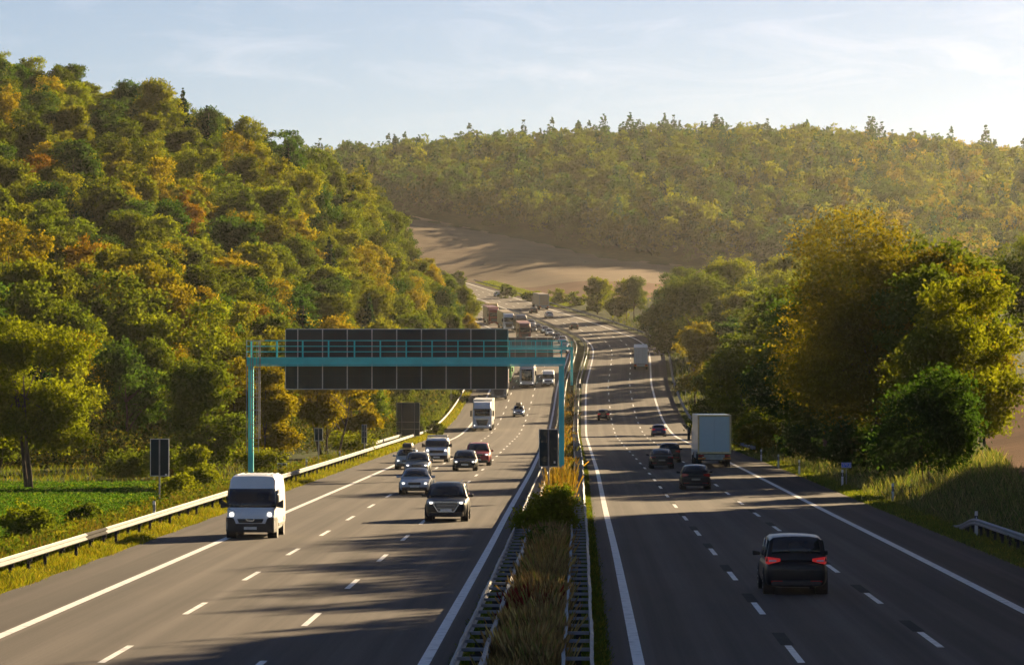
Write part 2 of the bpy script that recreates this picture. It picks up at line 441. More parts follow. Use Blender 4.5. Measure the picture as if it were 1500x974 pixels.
def crown_points(r, H, W, base, n, clumps, shape='round', clump_r=.085):
    """points of a broadleaf crown: sub-lobes on a main volume, foliage in clumps on the lobes' shells"""
    lob = []
    ch = H-base
    K = 16 if shape != 'tall' else 20
    for i in range(K):
        f = r.uniform(0, 1)
        prof = {'round': math.sqrt(max(.05, 1-(2*f-.85)**2*.75)), 'tall': math.sqrt(max(.05, 1-(2*f-.9)**2*.85)), 'spread': (.55+.6*f if f < .75 else 1.0-1.4*(f-.75))}[shape]
        th = r.uniform(0, 2*math.pi); rr = W/2*prof*r.uniform(.35, .72)
        s = W/2*r.uniform(.30, .52)
        lob.append((rr*math.cos(th), rr*math.sin(th), base+ch*(.12+.76*f), s, s*r.uniform(.65, .95)))
    lob = np.array(lob)
    ci = r.choice(K, clumps, p=lob[:, 3]**2/(lob[:, 3]**2).sum())
    d = rand_dirs(r, clumps); d[:, 2] = d[:, 2]*.9+.22
    rad = 1-np.abs(r.normal(0, .16, clumps))
    cen = lob[ci][:, :3]+d*rad[:, None]*np.stack([lob[ci][:, 3], lob[ci][:, 3], lob[ci][:, 4]], 1)
    k = r.choice(clumps, n)
    P = cen[k]+r.normal(0, 1, (n, 3))*W*clump_r*np.array([.62, .62, .42])
    P[:, 2] = np.maximum(P[:, 2], base*.75+.2)
    return P, lob

def conifer_points(r, H, W, n):
    f = 1-np.sqrt(r.uniform(0.0, 1, n)); tiers = 22
    tk = np.round(f*tiers)/tiers
    rad = W/2*(1-tk)**.85*(.82+.3*r.uniform(size=n))
    nb = 9; th = (r.integers(0, nb, n)+tk*37)*2*math.pi/nb+r.normal(0, .13, n)
    q = np.sqrt(r.uniform(.04, 1, n))
    rr = rad*q
    z = H*(.06+.93*tk)-.22*rr+r.normal(0, .12, n)+.05*H*(1-q)*(1-tk)*.5
    return np.stack([rr*np.cos(th), rr*np.sin(th), z], 1)

def trunk_mesh(r, H, base, lob, r0, stems=1, name='trunk'):
    mb = MB()
    for s in range(stems):
        ox, oy = (0, 0) if stems == 1 else (r.normal(0, .045*H), r.normal(0, .03*H))
        top = Vector((ox*3+r.normal(0, .015*H), oy*3+r.normal(0, .015*H), base+(H-base)*.55)); p0 = Vector((ox, oy, -.4))
        pts = [p0+(top-p0)*f+Vector((r.normal(0, .12), r.normal(0, .12), 0))*f for f in np.linspace(0, 1, 6)] if H > 5 else [p0+(top-p0)*f for f in np.linspace(0, 1, 6)]
        mb.tube(pts, [r0*(1.25 if i == 0 else 1)*(1-.15*i) for i in range(6)], 7)
        if lob is not None and H > 5:
            for L in lob[r.choice(len(lob), min(len(lob), 7 if stems == 1 else 4), replace=False)]:
                f = r.uniform(.35, .9); a = p0+(top-p0)*f; e = Vector(L[:3]); mid = a+(e-a)*.5+Vector((0, 0, .35))
                mb.tube([a, mid, e], [r0*.42*(1.1-f*.5), r0*.26, r0*.08], 5)
    me = mb.build(name, BARK, smooth=True); d = me.data; bpy.data.objects.remove(me); return d

def proto(seed, kind, H, W, base, n, size, clumps=None, r0=None, stems=1, clump_r=.085):
    r = np.random.default_rng(seed)
    if kind == 'conifer':
        P = conifer_points(r, H, W, n); lob = None
    else:
        P, lob = crown_points(r, H, W, base, n, clumps or max(60, n//34), kind, clump_r)
    Q = leaf_quads(r, P, size)
    o = quads('crown', Q, LEAF); cm = o.data; bpy.data.objects.remove(o)
    tm = trunk_mesh(r, H if kind != 'conifer' else H*1.6, base, lob, r0 or H*.018, stems)
    return cm, tm, H, W

def plant(pr, name, X, Y, sc, col, label, cat, group=None, rz=None, sz=None, dz=0.0):
    e = empty(name, (X, Y, gh(X, Y)+dz), rng.uniform(0, 6.28) if rz is None else rz)
    e.scale = (sc, sc, sz or sc)
    for nm, me in (('crown', pr[0]), ('trunk', pr[1])):
        if me is None: continue
        o = bpy.data.objects.new(nm, me); COL.objects.link(o); o.parent = e
        o.color = (*col, 1)
    tag(e, label, cat, group); return e

PAL = {  # the leaves' own colours
 'dark green': (.038,.072,.018), 'olive green': (.075,.100,.014), 'yellow-green': (.130,.148,.013), 'amber': (.150,.128,.012),
 'golden yellow': (.185,.152,.012), 'rusty orange': (.175,.095,.012), 'spruce': (.014,.036,.020)}
def jit(c, a=.15):
    k = rng.uniform(1-a, 1+a); return tuple(float(x*k*rng.uniform(1-a*.4, 1+a*.4)) for x in c)

print('protos')
HILL = [proto(100+i, kd, 15, W, 1.6, 12000, .36, clumps=200, clump_r=.07) for i, (kd, W) in enumerate([('round', 11), ('round', 10), ('tall', 9), ('round', 11.5), ('round', 12), ('tall', 9.5), ('spread', 10.5), ('round', 10.5)])]
CON = [proto(140+i, 'conifer', 17, 6.5+i, 1.5, 5200, .5) for i in range(2)]

# --- the wooded hillside on the left
ORD = ['first','second','third','fourth','fifth','sixth','seventh','eighth','ninth','tenth','eleventh','twelfth','thirteenth','fourteenth','fifteenth','sixteenth','seventeenth','eighteenth','nineteenth','twentieth']
pts = []
y = 318.0; row = 0
while y < 800:
    fx = float(foot(y)); x = fx-2.5-(row % 2)*4.5
    lim = -.137*y-6
    while x > lim:
        X = x+rng.uniform(-2.6, 2.6); Y = y+rng.uniform(-4.5, 4.5)
        if not (y > 742 and X < -34) and X < float(M(Y))-19.5: pts.append((X, Y))
        x -= rng.uniform(6.6, 9.2)
    y += 9.8 if y < 520 else 11.4; row += 1
recs = []
for X, Y in pts:
    px = 750+FPX*X/Y; edge = float(foot(Y))-X
    q = rng.uniform()
    glow = .5+.5*math.sin(px*.011+Y*.013)
    if q < .16-.06*glow: k = 'dark green'
    elif q < .50: k = 'olive green'
    elif q < .87: k = 'yellow-green'
    elif q < .987: k = 'golden yellow'
    else: k = 'rusty orange'
    con = rng.uniform() < .035
    sc = rng.uniform(.66, 1.0)*(.66+.34*min(1, edge/22))
    ybase = 565-FPX*(gh(X, Y)+sc*15-CAM_H)/Y
    recs.append([X, Y, sc, k, con, px, ybase])
TIER = [(105,'crest'),(165,'high'),(225,'upper'),(285,'upper-middle'),(345,'middle'),(405,'lower-middle'),(465,'low'),(9999,'bottom')]
recs.sort(key=lambda q: q[1]/q[2])   # those that show largest first
rest_recs = recs[215:]; recs = recs[:215]
buckets = {}
for rc in recs:
    tier = next(n for lim, n in TIER if rc[6] < lim)
    kd = 'dark spruce' if rc[4] else rc[3]+' broadleaf tree'
    buckets.setdefault((tier, kd), []).append(rc)
for (tier, kd), L in buckets.items():
    L.sort(key=lambda q: q[5])
    for i, (X, Y, sc, k, con, px, yb) in enumerate(L):
        lab = f'{ORD[i]} {kd} from the left in the {tier} tier of the left hillside' if len(L) > 1 else f'only {kd} in the {tier} tier of the left hillside'
        pr = CON[i % 2] if con else HILL[int(rng.integers(len(HILL)))]
        plant(pr, 'spruce_tree' if con else 'broadleaf_tree', X, Y, sc*(1.05 if con else 1), jit(PAL['spruce' if con else k], .2), lab,
              'tree', 'trees on the wooded left hillside', sz=sc*rng.uniform(.9, 1.15))
print('hill trees', len(recs), 'rest', len(rest_recs))
def co_of(me):
    a = np.empty(len(me.vertices)*3, np.float32); me.vertices.foreach_get('co', a); return a.reshape(-1, 4, 3)
HC = [co_of(p[0]) for p in HILL]; CC = [co_of(p[0]) for p in CON]
Pq, Tq = [], []
for i, (X, Y, sc, k, con, px, yb) in enumerate(rest_recs):
    Q = (CC[i % 2] if con else HC[i % 8])[::1]*sc; th = rng.uniform(0, 6.28); c_, s_ = math.cos(th), math.sin(th)
    Pq.append(np.stack([Q[..., 0]*c_-Q[..., 1]*s_+X, Q[..., 0]*s_+Q[..., 1]*c_+Y, Q[..., 2]*rng.uniform(.9, 1.15)+gh(X, Y)], -1))
    Tq.append(np.repeat(np.array(jit(PAL['spruce' if con else k], .2))[None], len(Q), 0))
tag(quads('forest', np.concatenate(Pq), LEAF_FAR, np.concatenate(Tq)), 'smaller-looking trees high on the wooded left hill, merging into one canopy', 'forest', kind='stuff')

# --- nearer trees, one by one: (proto kind, X, Y, height, width, crown base, colour, leaves, leaf size, stems, label)
HERO = [
 ('round', -31.0, 246, 11.9, 8.4, 1.9, 'yellow-green', 19000, .26, 3, 'tall yellow-green tree with several bare stems standing left of the green crop field'),
 ('round', -35.0, 252, 9.0, 6.5, 1.2, 'olive green', 9000, .28, 2, 'olive tree cut by the left frame edge beside the tall several-stemmed tree'),
 ('round', -24.8, 302, 8.6, 7.6, .3, 'olive green', 14000, .27, 2, 'bushy dark olive tree with golden rim left of the gantry ladder'),
 ('round', -23.5, 322, 9.8, 7.0, .6, 'golden yellow', 11000, .28, 1, 'golden rounded tree just behind the gantry ladder'),
 ('round', -20.3, 312, 8.6, 5.6, .4, 'golden yellow', 12000, .26, 1, 'dense golden tree just right of the gantry ladder'),
 ('spread', -16.3, 335, 8.8, 8.0, 2.6, 'golden yellow', 7500, .28, 4, 'airy yellow tree with slanting bare stems below the gantry sign boards'),
 ('round', -14.6, 352, 8.0, 5.0, 1.2, 'golden yellow', 5500, .3, 2, 'smaller rusty-yellow tree right of the airy tree with slanting stems'),
 # right-hand group
 ('round', 25.2, 262, 16.6, 15.5, 2.5, 'amber', 38000, .27, 2, 'broad rust-gold maple, tallest of the clump right of the carriageway'),
 ('round', 29.6, 258, 14.0, 8.6, 2.0, 'amber', 16000, .30, 2, 'yellow tree forming the right shoulder of the tall rust-gold maple'),
 ('round', 29.2, 242, 12.6, 8.0, 1.2, 'yellow-green', 12000, .30, 2, 'yellow-green tree directly behind the pale tall bush on the right bank'),
 ('tall', 24.2, 285, 15.4, 9.0, 1.2, 'olive green', 20000, .30, 2, 'dark olive tree leaning on the left side of the rust-gold maple'),
 ('tall', 24.8, 318, 14.2, 9.5, 1.0, 'dark green', 18000, .32, 1, 'dark green tree overhanging the verge beside the white truck trailer'),
 ('round', 26.0, 338, 16.2, 10, 1.5, 'olive green', 15000, .34, 1, 'olive tree rising behind the dark one over the verge'),
 ('round', 22.6, 372, 10.2, 7.0, .8, 'yellow-green', 11000, .32, 1, 'yellow-green tree at the left foot of the right clump, above the verge'),
 ('round', 22.3, 410, 8.0, 7.0, .5, 'olive green', 9000, .34, 1, 'low olive tree beside the bend left of the right clump'),
 ('round', 27.0, 560, 13.0, 9.0, .8, 'golden yellow', 9000, .42, 1, 'golden tree standing above the guard rail left of the olive tree at the clump foot'),
 ('round', 33.0, 690, 15.5, 17.0, 1.0, 'olive green', 14000, .5, 1, 'broad round olive tree standing above the bend in the right carriageway'),
 ('round', 41.5, 715, 18.5, 14, 1.5, 'yellow-green', 10000, .55, 1, 'pale yellow-green tree rising behind the broad round olive tree above the bend'),
 ('round', 51.0, 705, 18.0, 12, 1.5, 'yellow-green', 9000, .55, 1, 'pale yellow-green tree touching the left of the big clump, farther off'),
 ('round', 31.5, 800, 10.5, 10.5, .5, 'dark green', 7000, .5, 1, 'dark tree between the broad olive tree and the light bushy trees of the outer bend'),
 ('round', 27.0, 893, 9.6, 10.0, .4, 'yellow-green', 7000, .5, 1, 'light green tree on the outer bend, right one of the light pair before the field'),
 ('round', 21.0, 932, 8.6, 8.5, .3, 'yellow-green', 6000, .5, 1, 'light green tree on the outer bend, left one of the light pair before the field'),
 ('round', 38.0, 800, 12.0, 12.0, .8, 'olive green', 7000, .55, 1, 'hazy olive tree farthest back between the broad olive tree and the far field'),
 ('round', 30.0, 490, 12.0, 9.5, .8, 'olive green', 9000, .42, 1, 'olive tree closing the gap between the golden tree and the big clump'),
 ('round', 27.0, 445, 9.0, 8.5, .4, 'dark green', 8500, .36, 1, 'low dark tree above the guard rail end at the foot of the big clump'),
 ('round', 38.5, 560, 14.5, 12.0, .8, 'olive green', 9000, .45, 1, 'olive tree behind the gap-closing one, left of the big clump'),
 ('round', 34.0, 430, 13.5, 11.0, .8, 'olive green', 10000, .38, 1, 'tall olive tree at the back left of the big clump'),
 ('round', 46.0, 640, 16.5, 12.0, 1, 'yellow-green', 8000, .5, 1, 'pale hazy tree behind the left shoulder of the big clump'),
 ('round', 53.0, 385, 15.5, 11.5, 2, 'olive green', 13000, .38, 1, 'shaded olive tree at the right frame edge behind the ploughed field'),
 ('round', 46.5, 395, 14.2, 10.5, 2, 'olive green', 12000, .38, 1, 'dark shaded tree between the maple and the right frame edge'),
 ('round', 62.0, 420, 15.5, 11.5, 2, 'olive green', 9000, .4, 1, 'golden-topped shaded tree cut by the right frame edge'),
 ('round', 40.0, 372, 12.5, 10, 1.5, 'dark green', 10000, .38, 1, 'dark tree filling the gap right of the maple above the ploughed slope'),
 ('round', -19.5, 1075, 7.2, 6.5, .4, 'olive green', 4200, .5, 1, 'larger of the two round trees on the far field edge'),
 ('round', -15.2, 1078, 6.4, 5.2, .4, 'olive green', 3600, .5, 1, 'smaller of the two round trees on the far field edge'),
]
for i, (kd, X, Y, H, W, b0, k, n, sz, st, lab) in enumerate(HERO):
    n = int(n*1.7); sz *= .76
    pr = proto(300+i, kd, H, W, b0, n, sz, clumps=max(90, n//62), r0=.05+H*.009, stems=st, clump_r=.07)
    plant(pr, 'broadleaf_tree', X, Y, 1.0, jit(PAL[k], .08), lab, 'tree', rz=0)

BEND = []
for i in range(16):
    Y = 560+i*22; BEND.append((float(M(Y))+23.5+(i % 3)*4.5, Y, 12.5-(2.5 if Y > 820 else 0)+(i*7 % 5)*.7))
for X, Y in ((52,840),(60,870),(70,905),(66,800),(79,860),(58,930)): BEND.append((X, Y, 13))
BEND.sort(key=lambda q: q[0]/q[1])
for i, (X, Y, H) in enumerate(BEND):
    k = ('olive green','yellow-green','dark green')[i*5 % 3]
    plant(HILL[(i*3) % 8], 'broadleaf_tree', X, Y, H/15, jit(PAL[k]), f'{k} tree {ORD[i] if i < 20 else "last but one" if i == 20 else "last"} from the left in the hazy belt behind the outer bend', 'tree', 'trees in the belt behind the outer bend')

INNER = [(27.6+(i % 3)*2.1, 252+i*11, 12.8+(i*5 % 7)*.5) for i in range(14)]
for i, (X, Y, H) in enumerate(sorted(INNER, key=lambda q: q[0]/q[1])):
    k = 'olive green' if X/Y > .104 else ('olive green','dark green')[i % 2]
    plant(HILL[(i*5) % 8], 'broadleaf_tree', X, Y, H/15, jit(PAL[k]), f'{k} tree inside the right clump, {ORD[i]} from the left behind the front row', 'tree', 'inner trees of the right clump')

# --- trees right of the frame whose shade falls on the carriageways (the clump goes on out of view)
SH = []
for i in range(27):
    if i not in (9, 17) and i < 21: SH.append((.137*(94+i*7)+10.8+(i % 3)*1.2, 94+i*7, min(26, 18.6+.05*(i*7-48)+(i*37 % 10)*.33)))
for i in range(20):
    if i != 8 and i < 15: SH.append((.137*(104+i*9)+20+(i % 2)*4, 104+i*9, min(27, 20.8+.05*(i*9-55)+(i*53 % 10)*.35)))
for i, (X, Y, H) in enumerate(SH):
    plant(HILL[i % 8], 'broadleaf_tree', X, Y, H/15, jit(PAL['olive green']), 'olive roadside tree in the row beyond the right frame edge', 'tree', 'roadside trees beyond the right frame edge')

# --- shrubs
SHRUB = [
 ('shrub', 23.7, 216, 5.8, 7.0, 'dark green', 17000, .20, 'large round dark green bush on the right bank by the ploughed field'),
 ('shrub', 26.2, 240, 8.4, 5.6, 'yellow-green', 9000, .24, 'pale green tall bush behind the large round bush on the bank'),
 ('shrub', 25.2, 244, 4.2, 5.0, 'dark green', 8000, .22, 'dark bush left of the large round bush on the bank'),
 ('shrub', 23.4, 262, 3.2, 5.0, 'dark green', 8000, .22, 'dark low bush above the verge under the maple'),
 ('shrub', 23.4, 295, 3.4, 5.2, 'dark green', 7000, .24, 'dark low bush above the verge near the white trailer'),
 ('shrub', 22.6, 346, 2.6, 4.2, 'golden yellow', 5000, .24, 'sunlit golden bush just behind the white truck trailer'),
 ('shrub', 23.6, 365, 3.4, 4.5, 'yellow-green', 5000, .25, 'sunlit green bush on the verge beyond the white trailer'),
 ('shrub', 1.25, 147, 2.0, 2.9, 'yellow-green', 8000, .11, 'leafy green shrub growing through the median guard rails'),
 ('shrub', .95, 137, 1.0, 1.7, 'olive green', 2600, .10, 'low green shrub in front of the leafy one in the median'),
 ('shrub', 1.5, 157, 1.5, 2.2, 'yellow-green', 4200, .10, 'green shrub right behind the leafy median shrub'),
 ('shrub', 2.2, 180, 1.5, 2.0, 'olive green', 2600, .11, 'green shrub at the foot of the golden stalks in the median'),
 ('shrub', 2.0, 168, 1.3, 1.6, 'yellow-green', 2200, .10, 'smaller green shrub in the median behind the leafy one'),
 ('shrub', -27.6, 274, 1.5, 4.5, 'olive green', 4500, .17, 'low olive bush behind the crop field near the bare stems'),
 ('shrub', -25.0, 272, 1.9, 4.2, 'olive green', 4500, .17, 'low dark bush behind the crop field left of the tall sign board'),
 ('shrub', -22.5, 268, 2.1, 3.4, 'yellow-green', 4000, .16, 'rounded yellow-green bush right behind the crop field'),
 ('shrub', -24.2, 266, 1.0, 1.0, 'rusty orange', 700, .14, 'small orange-red shrub at the crop field edge'),
 ('shrub', -21.2, 165, 1.4, 2.6, 'yellow-green', 4200, .13, 'leafy bush behind the near guard rail, at the crop field corner'),
 ('shrub', -19.3, 152, 1.6, 2.5, 'olive green', 3600, .13, 'olive bush behind the near guard rail, closest to the camera'),
 ('shrub', -20.8, 183, 1.0, 1.9, 'olive green', 3200, .13, 'olive bush behind the guard rail beside the reflector post'),
 ('shrub', -18.8, 215, 1.5, 2.8, 'yellow-green', 3600, .13, 'yellow-green bush behind the guard rail just right of the tall sign post'),
 ('shrub', -18.6, 232, 1.7, 2.8, 'yellow-green', 3600, .14, 'yellow-green bush behind the guard rail left of the white van'),
 ('shrub', -19.5, 290, 1.5, 4.6, 'yellow-green', 4500, .16, 'flat yellow-green bush right of the gantry leg'),
 ('shrub', -14.2, 340, 1.6, 4.4, 'yellow-green', 4500, .16, 'flat yellow-green bush beside the narrow sign behind the guard rail'),
 ('shrub', -11.3, 455, 2.9, 3.0, 'olive green', 3200, .2, 'upright green bush on the dark bank behind the large sign board'),
 ('shrub', -9.6, 466, 2.0, 2.4, 'olive green', 2200, .2, 'smaller bush right of the upright one on the bank'),
 ('shrub', 12.0, 1002, 3.4, 6.5, 'yellow-green', 1500, .5, 'light bush at the far road bend right of the box truck'),
 ('shrub', 16.5, 985, 3.0, 6.0, 'yellow-green', 1500, .5, 'light bush at the far road bend, second right of the box truck'),
 ('shrub', 22.5, 960, 3.6, 6.5, 'olive green', 1500, .5, 'olive bush at the far bend below the red soil field'),
 ('shrub', -1.5, 1050, 3.4, 5.5, 'olive green', 1500, .5, 'olive bush on the far bank above the box truck'),
 ('shrub', 5.5, 1030, 2.4, 6.0, 'yellow-green', 1500, .5, 'light low bush on the far bank just above the box truck'),
]
for i, (nm, X, Y, H, W, k, n, sz, lab) in enumerate(SHRUB):
    pr = proto(500+i, 'round', H, W, .05, n, sz, clumps=max(40, n//26), r0=.05, stems=3, clump_r=.08)
    plant(pr, nm, X, Y, 1.0, jit(PAL[k], .1), lab, 'shrub', rz=0)

# --- far wood as one mass, and its tallest skyline conifers one by one
def far_wood():
    r = np.random.default_rng(77); P = []; T = []
    templ = []
    for i in range(6):
        p, _ = crown_points(r, 15, 9.8, 1.0, 820, 80, 'round' if i % 2 else 'tall', .075)
        templ.append((leaf_quads(r, p, .86)))
    for i in range(3): templ.append(leaf_quads(r, conifer_points(r, 16, 9.5, 760), .86))
    yy = 1150.0; n = 0
    while yy < 1760:
        x = -110.0
        while x < .15*yy+8:
            X = x+r.uniform(-3, 3); Y = yy+r.uniform(-4, 4); e = float(field_edge(X))
            if Y > e+6 and X > -.075*Y and not (X < -20 and Y < 1300):
                hz = gh(X, Y)
                band = 40 < 750+FPX*X/Y-740 < 340 and hz > 84
                con = r.uniform() < (.4 if band else .25 if hz > 90 and X < 40 else .15)
                k = int(r.integers(6, 9)) if con else int(r.integers(0, 6))
                s = r.uniform(.72, 1.12)*(.75 if Y < e+14 else 1)*(r.uniform(.9, 1.3) if con else 1)
                th = r.uniform(0, 6.28); c, sn = math.cos(th), math.sin(th)
                Q = templ[k]*s
                Q = np.stack([Q[..., 0]*c-Q[..., 1]*sn+X, Q[..., 0]*sn+Q[..., 1]*c+Y, Q[..., 2]+hz-.5], -1)
                if con: col = np.array(PAL['spruce'])*r.uniform(.9, 1.5)
                else:
                    gq = float(sm(900, 1420, 750+FPX*X/Y))
                    q = r.uniform()*(1-.25*(1-gq))+.16*gq
                    col = np.array(PAL['dark green' if q < .34 else 'olive green' if q < .72 else 'yellow-green' if q < .95 else 'golden yellow'])*r.uniform(.8, 1.2)
                P.append(Q); T.append(np.repeat(col[None], len(Q), 0)); n += 1
            x += r.uniform(6.2, 9)
        yy += 9.5
    print('far trees', n)
    return quads('forest', np.concatenate(P), LEAF_FAR, np.concatenate(T))
tag(far_wood(), 'hazy mixed autumn wood covering the far hill', 'forest', kind='stuff')
FC = [proto(160+i, 'conifer', 19, 8.5+i*2.5, 1.5, 1700, .9) for i in range(2)]
sky_px = [(452,'slim'),(478,'slim'),(492,'broad'),(556,'slim'),(578,'tall slim'),(592,'slim'),(752,'broad'),(768,'slim'),(806,'slim'),(848,'tall slim'),(862,'slim'),(884,'slim'),(948,'broad'),(968,'slim'),(990,'broad'),(1018,'slim'),(1048,'tall broad')]
for i, (px, kd) in enumerate(sky_px):
    Y = 1655-i*3.0; X = (px-750)/FPX*Y
    lab = f'{kd} dark conifer on the far skyline, {ORD[i]} from the left along the ridge'
    plant(FC[1 if 'broad' in kd else 0], 'conifer_tree', X, Y, (1.12 if 'tall' in kd else .92), jit(PAL['spruce']), lab, 'tree', 'conifers standing out on the far ridge')

# ------------------------------------------------------------------ grasses and crops (nobody could count these)
def blades(name, X, Y, h, wd, tint, label, lean=.35, cat='grass'):
    n = len(X); z = ground_h(X, Y)-.02
    th = rng.uniform(0, 2*math.pi, n); d = np.stack([np.cos(th), np.sin(th)], 1)*wd[:, None]/2
    l = rng.normal(0, lean, (n, 2))*h[:, None]
    Q = np.zeros((n, 4, 3)); B = np.stack([X, Y], 1)
    Q[:, 0, :2] = B-d; Q[:, 1, :2] = B+d; Q[:, 2, :2] = B+d*.3+l; Q[:, 3, :2] = B-d*.3+l
    Q[:, 0, 2] = Q[:, 1, 2] = z; Q[:, 2, 2] = z+h; Q[:, 3, 2] = z+h*.92
    return tag(quads(name, Q, BLADE, tint), label, cat, kind='stuff')

def scatter(n, u0, u1, y0, y1, p=1.0):
    q = rng.uniform(0, 1, n); Y = 1/((1/y0)*(1-q)+(1/y1)*q)  # density thins with distance
    u = rng.uniform(u0, u1, n); return M(Y)+u, Y, u

def tints(n, cols, wts, a=.2):
    c = np.array(cols)[rng.choice(len(cols), n, p=np.array(wts)/sum(wts))]
    return c*rng.uniform(1-a, 1+a, (n, 1))

X, Y, u = scatter(110000, -18.2, -16.1, 75, 330); n = len(X)
blades('grass', X, Y, rng.uniform(.12, .34, n)*(.5+.5*sm(-16.0, -16.8, -(-u))) if False else rng.uniform(.08, .34, n)*(.7+.4*np.sin(Y*.6+u*2)), rng.uniform(.014, .036, n), tints(n, [(.20,.19,.02),(.12,.15,.02),(.26,.20,.04)], [5,3,2]), 'yellow-green mown grass along the left guard rail')
X, Y, u = scatter(22000, -18.5, -16.1, 330, 900); n = len(X)
blades('grass', X, Y, rng.uniform(.15, .5, n), rng.uniform(.06, .2, n), tints(n, [(.20,.19,.02),(.12,.15,.02),(.25,.2,.04)], [5,3,2]), 'sunlit grass strip along the far left guard rail')
X, Y, u = scatter(15000, -21.0, -17.9, 110, 330); n = len(X)
blades('weeds', X, Y, rng.uniform(.25, .85, n), rng.uniform(.012, .03, n), tints(n, [(.13,.10,.025),(.15,.085,.025),(.07,.085,.02)], [4,2,5]), 'straw-coloured tall weeds behind the left guard rail', cat='weeds', lean=.2)
X, Y, u = scatter(1500, -21.2, -18.0, 100, 330); k = rng.integers(0, 1500, 46000)
hq = rng.uniform(.25, 1.0, 1500)[k]
P = np.stack([X[k]+rng.normal(0, .2, 46000), Y[k]+rng.normal(0, .25, 46000), np.zeros(46000)], 1)
P[:, 2] = ground_h(P[:, 0], P[:, 1])+rng.uniform(.0, 1, 46000)*hq
cc = tints(1500, [(.10,.12,.015),(.06,.09,.015),(.13,.12,.02),(.16,.09,.02)], [5,4,2.5,.4])[k]
tag(quads('leafy_weeds', leaf_quads(rng, P, .12), BLADE, cc), 'leafy yellow-green undergrowth just behind the left guard rail', 'weeds', kind='stuff')
# crop field
q = rng.uniform(0, 1, 9000); Y = 1/((1/150)*(1-q)+(1/262)*q); X = rng.uniform(-.145*Y-1, M(Y)-21.0); n = len(X)
NC = 150000; k = rng.integers(0, n, NC)
P = np.stack([X[k]+rng.normal(0, .25, NC), Y[k]+rng.normal(0, .3, NC), np.zeros(NC)], 1)
P[:, 2] = ground_h(P[:, 0], P[:, 1])+rng.uniform(.03, .26, NC)
tag(quads('crop_plants', leaf_quads(rng, P, .12), BLADE, tints(NC, [(.045,.105,.018),(.06,.13,.02),(.11,.15,.025)], [4,4,2])), 'low leafy green crop in the field left of the motorway', 'crop', kind='stuff')
X, Y, u = scatter(9000, -60, -21, 262, 330); n = len(X)
blades('grass', X, Y, rng.uniform(.15, .5, n), rng.uniform(.05, .1, n), tints(n, [(.10,.13,.02),(.14,.12,.025)], [5,3]), 'rough grass at the foot of the trees behind the crop field')
# median
X, Y, u = scatter(70000, -.72, .68, 75, 250); n = len(X)
hh = rng.uniform(.45, 1.2, n)*(.8+.3*np.sin(Y*.8+u*2))*(1-.35*np.abs(u)); 
tn = tints(n, [(.29,.175,.095),(.23,.135,.075),(.16,.155,.05),(.36,.26,.13)], [5,3,1.6,2.4])
red = (np.abs(Y-96+3*u) < 4)&(u < .15); tn[red & (rng.uniform(size=n) < .5)] = (.16,.02,.02)
blades('dry_grass', X, Y, hh, rng.uniform(.012, .035, n), tn, 'tall reddish-brown dry grass between the median guard rails', lean=.22)
X, Y, u = scatter(11000, -.6, .75, 176, 240); n = len(X)
blades('dry_grass', X, Y, rng.uniform(.5, 1.9, n)*(.25+.75*np.sin((Y-176)/64*math.pi))*(.72+.38*np.sin(Y*.9+u*3)*np.sin(Y*.37)), rng.uniform(.02, .05, n), tints(n, [(.20,.125,.03),(.16,.095,.025),(.13,.11,.03)], [5,3,2]), 'tall golden dry stalks in the median by the turquoise gantry post', lean=.14)
X, Y, u = scatter(9000, -.9, .9, 250, 620); n = len(X)
blades('dry_grass', X, Y, rng.uniform(.3, 1.2, n)*(.6+.4*np.sin(Y*.12)), rng.uniform(.05, .14, n), tints(n, [(.20,.10,.03),(.09,.09,.025),(.26,.15,.03)], [3,5,2]), 'patchy brown and green grass in the far median')
for s0, s1, lab in ((1.15, 1.78, 'short green grass strip beside the right carriageway'), (-1.78, -1.3, 'short dark grass strip beside the left carriageway')):
    X, Y, u = scatter(26000, s0, s1, 75, 500); n = len(X)
    blades('grass', X, Y, rng.uniform(.05, .2, n), rng.uniform(.02, .06, n), tints(n, [(.06,.10,.015),(.10,.12,.015),(.15,.13,.02)], [5,4,2]), lab)
# right verge and bank
X, Y, u = scatter(34000, 16.1, 18.3, 120, 560); n = len(X)
blades('grass', X, Y, rng.uniform(.05, .22, n), rng.uniform(.03, .08, n), tints(n, [(.15,.18,.03),(.10,.13,.03),(.22,.20,.05)], [5,4,2]), 'mown grass verge along the right carriageway')
X, Y, u = scatter(60000, 17.6, 28.5, 120, 330); kk = u < np.maximum(22.4, 23.2+(Y-187)*.09); X, Y, u = X[kk], Y[kk], u[kk]; n = len(X)
blades('tall_grass', X, Y, rng.uniform(.2, .7, n)*(.75+.5*np.sin(Y*.21+u*1.1)**2), rng.uniform(.014, .035, n), tints(n, [(.09,.13,.04),(.17,.17,.085),(.24,.21,.125)], [5,3,2]), 'pale tall grass on the bank right of the carriageway', lean=.28)
X, Y, u = scatter(12000, 17.5, 26, 330, 900); n = len(X)
blades('grass', X, Y, rng.uniform(.3, .9, n), rng.uniform(.08, .22, n), tints(n, [(.10,.11,.02),(.06,.08,.02)], [4,4]), 'rough grass bank along the far right carriageway')
X, Y, u = scatter(16000, -24, -18, 420, 640); n = len(X)
blades('grass', X, Y, rng.uniform(.3, .8, n), rng.uniform(.08, .2, n), tints(n, [(.10,.12,.02),(.06,.08,.02)], [4,4]), 'rough grass on the bank below the hillside trees')
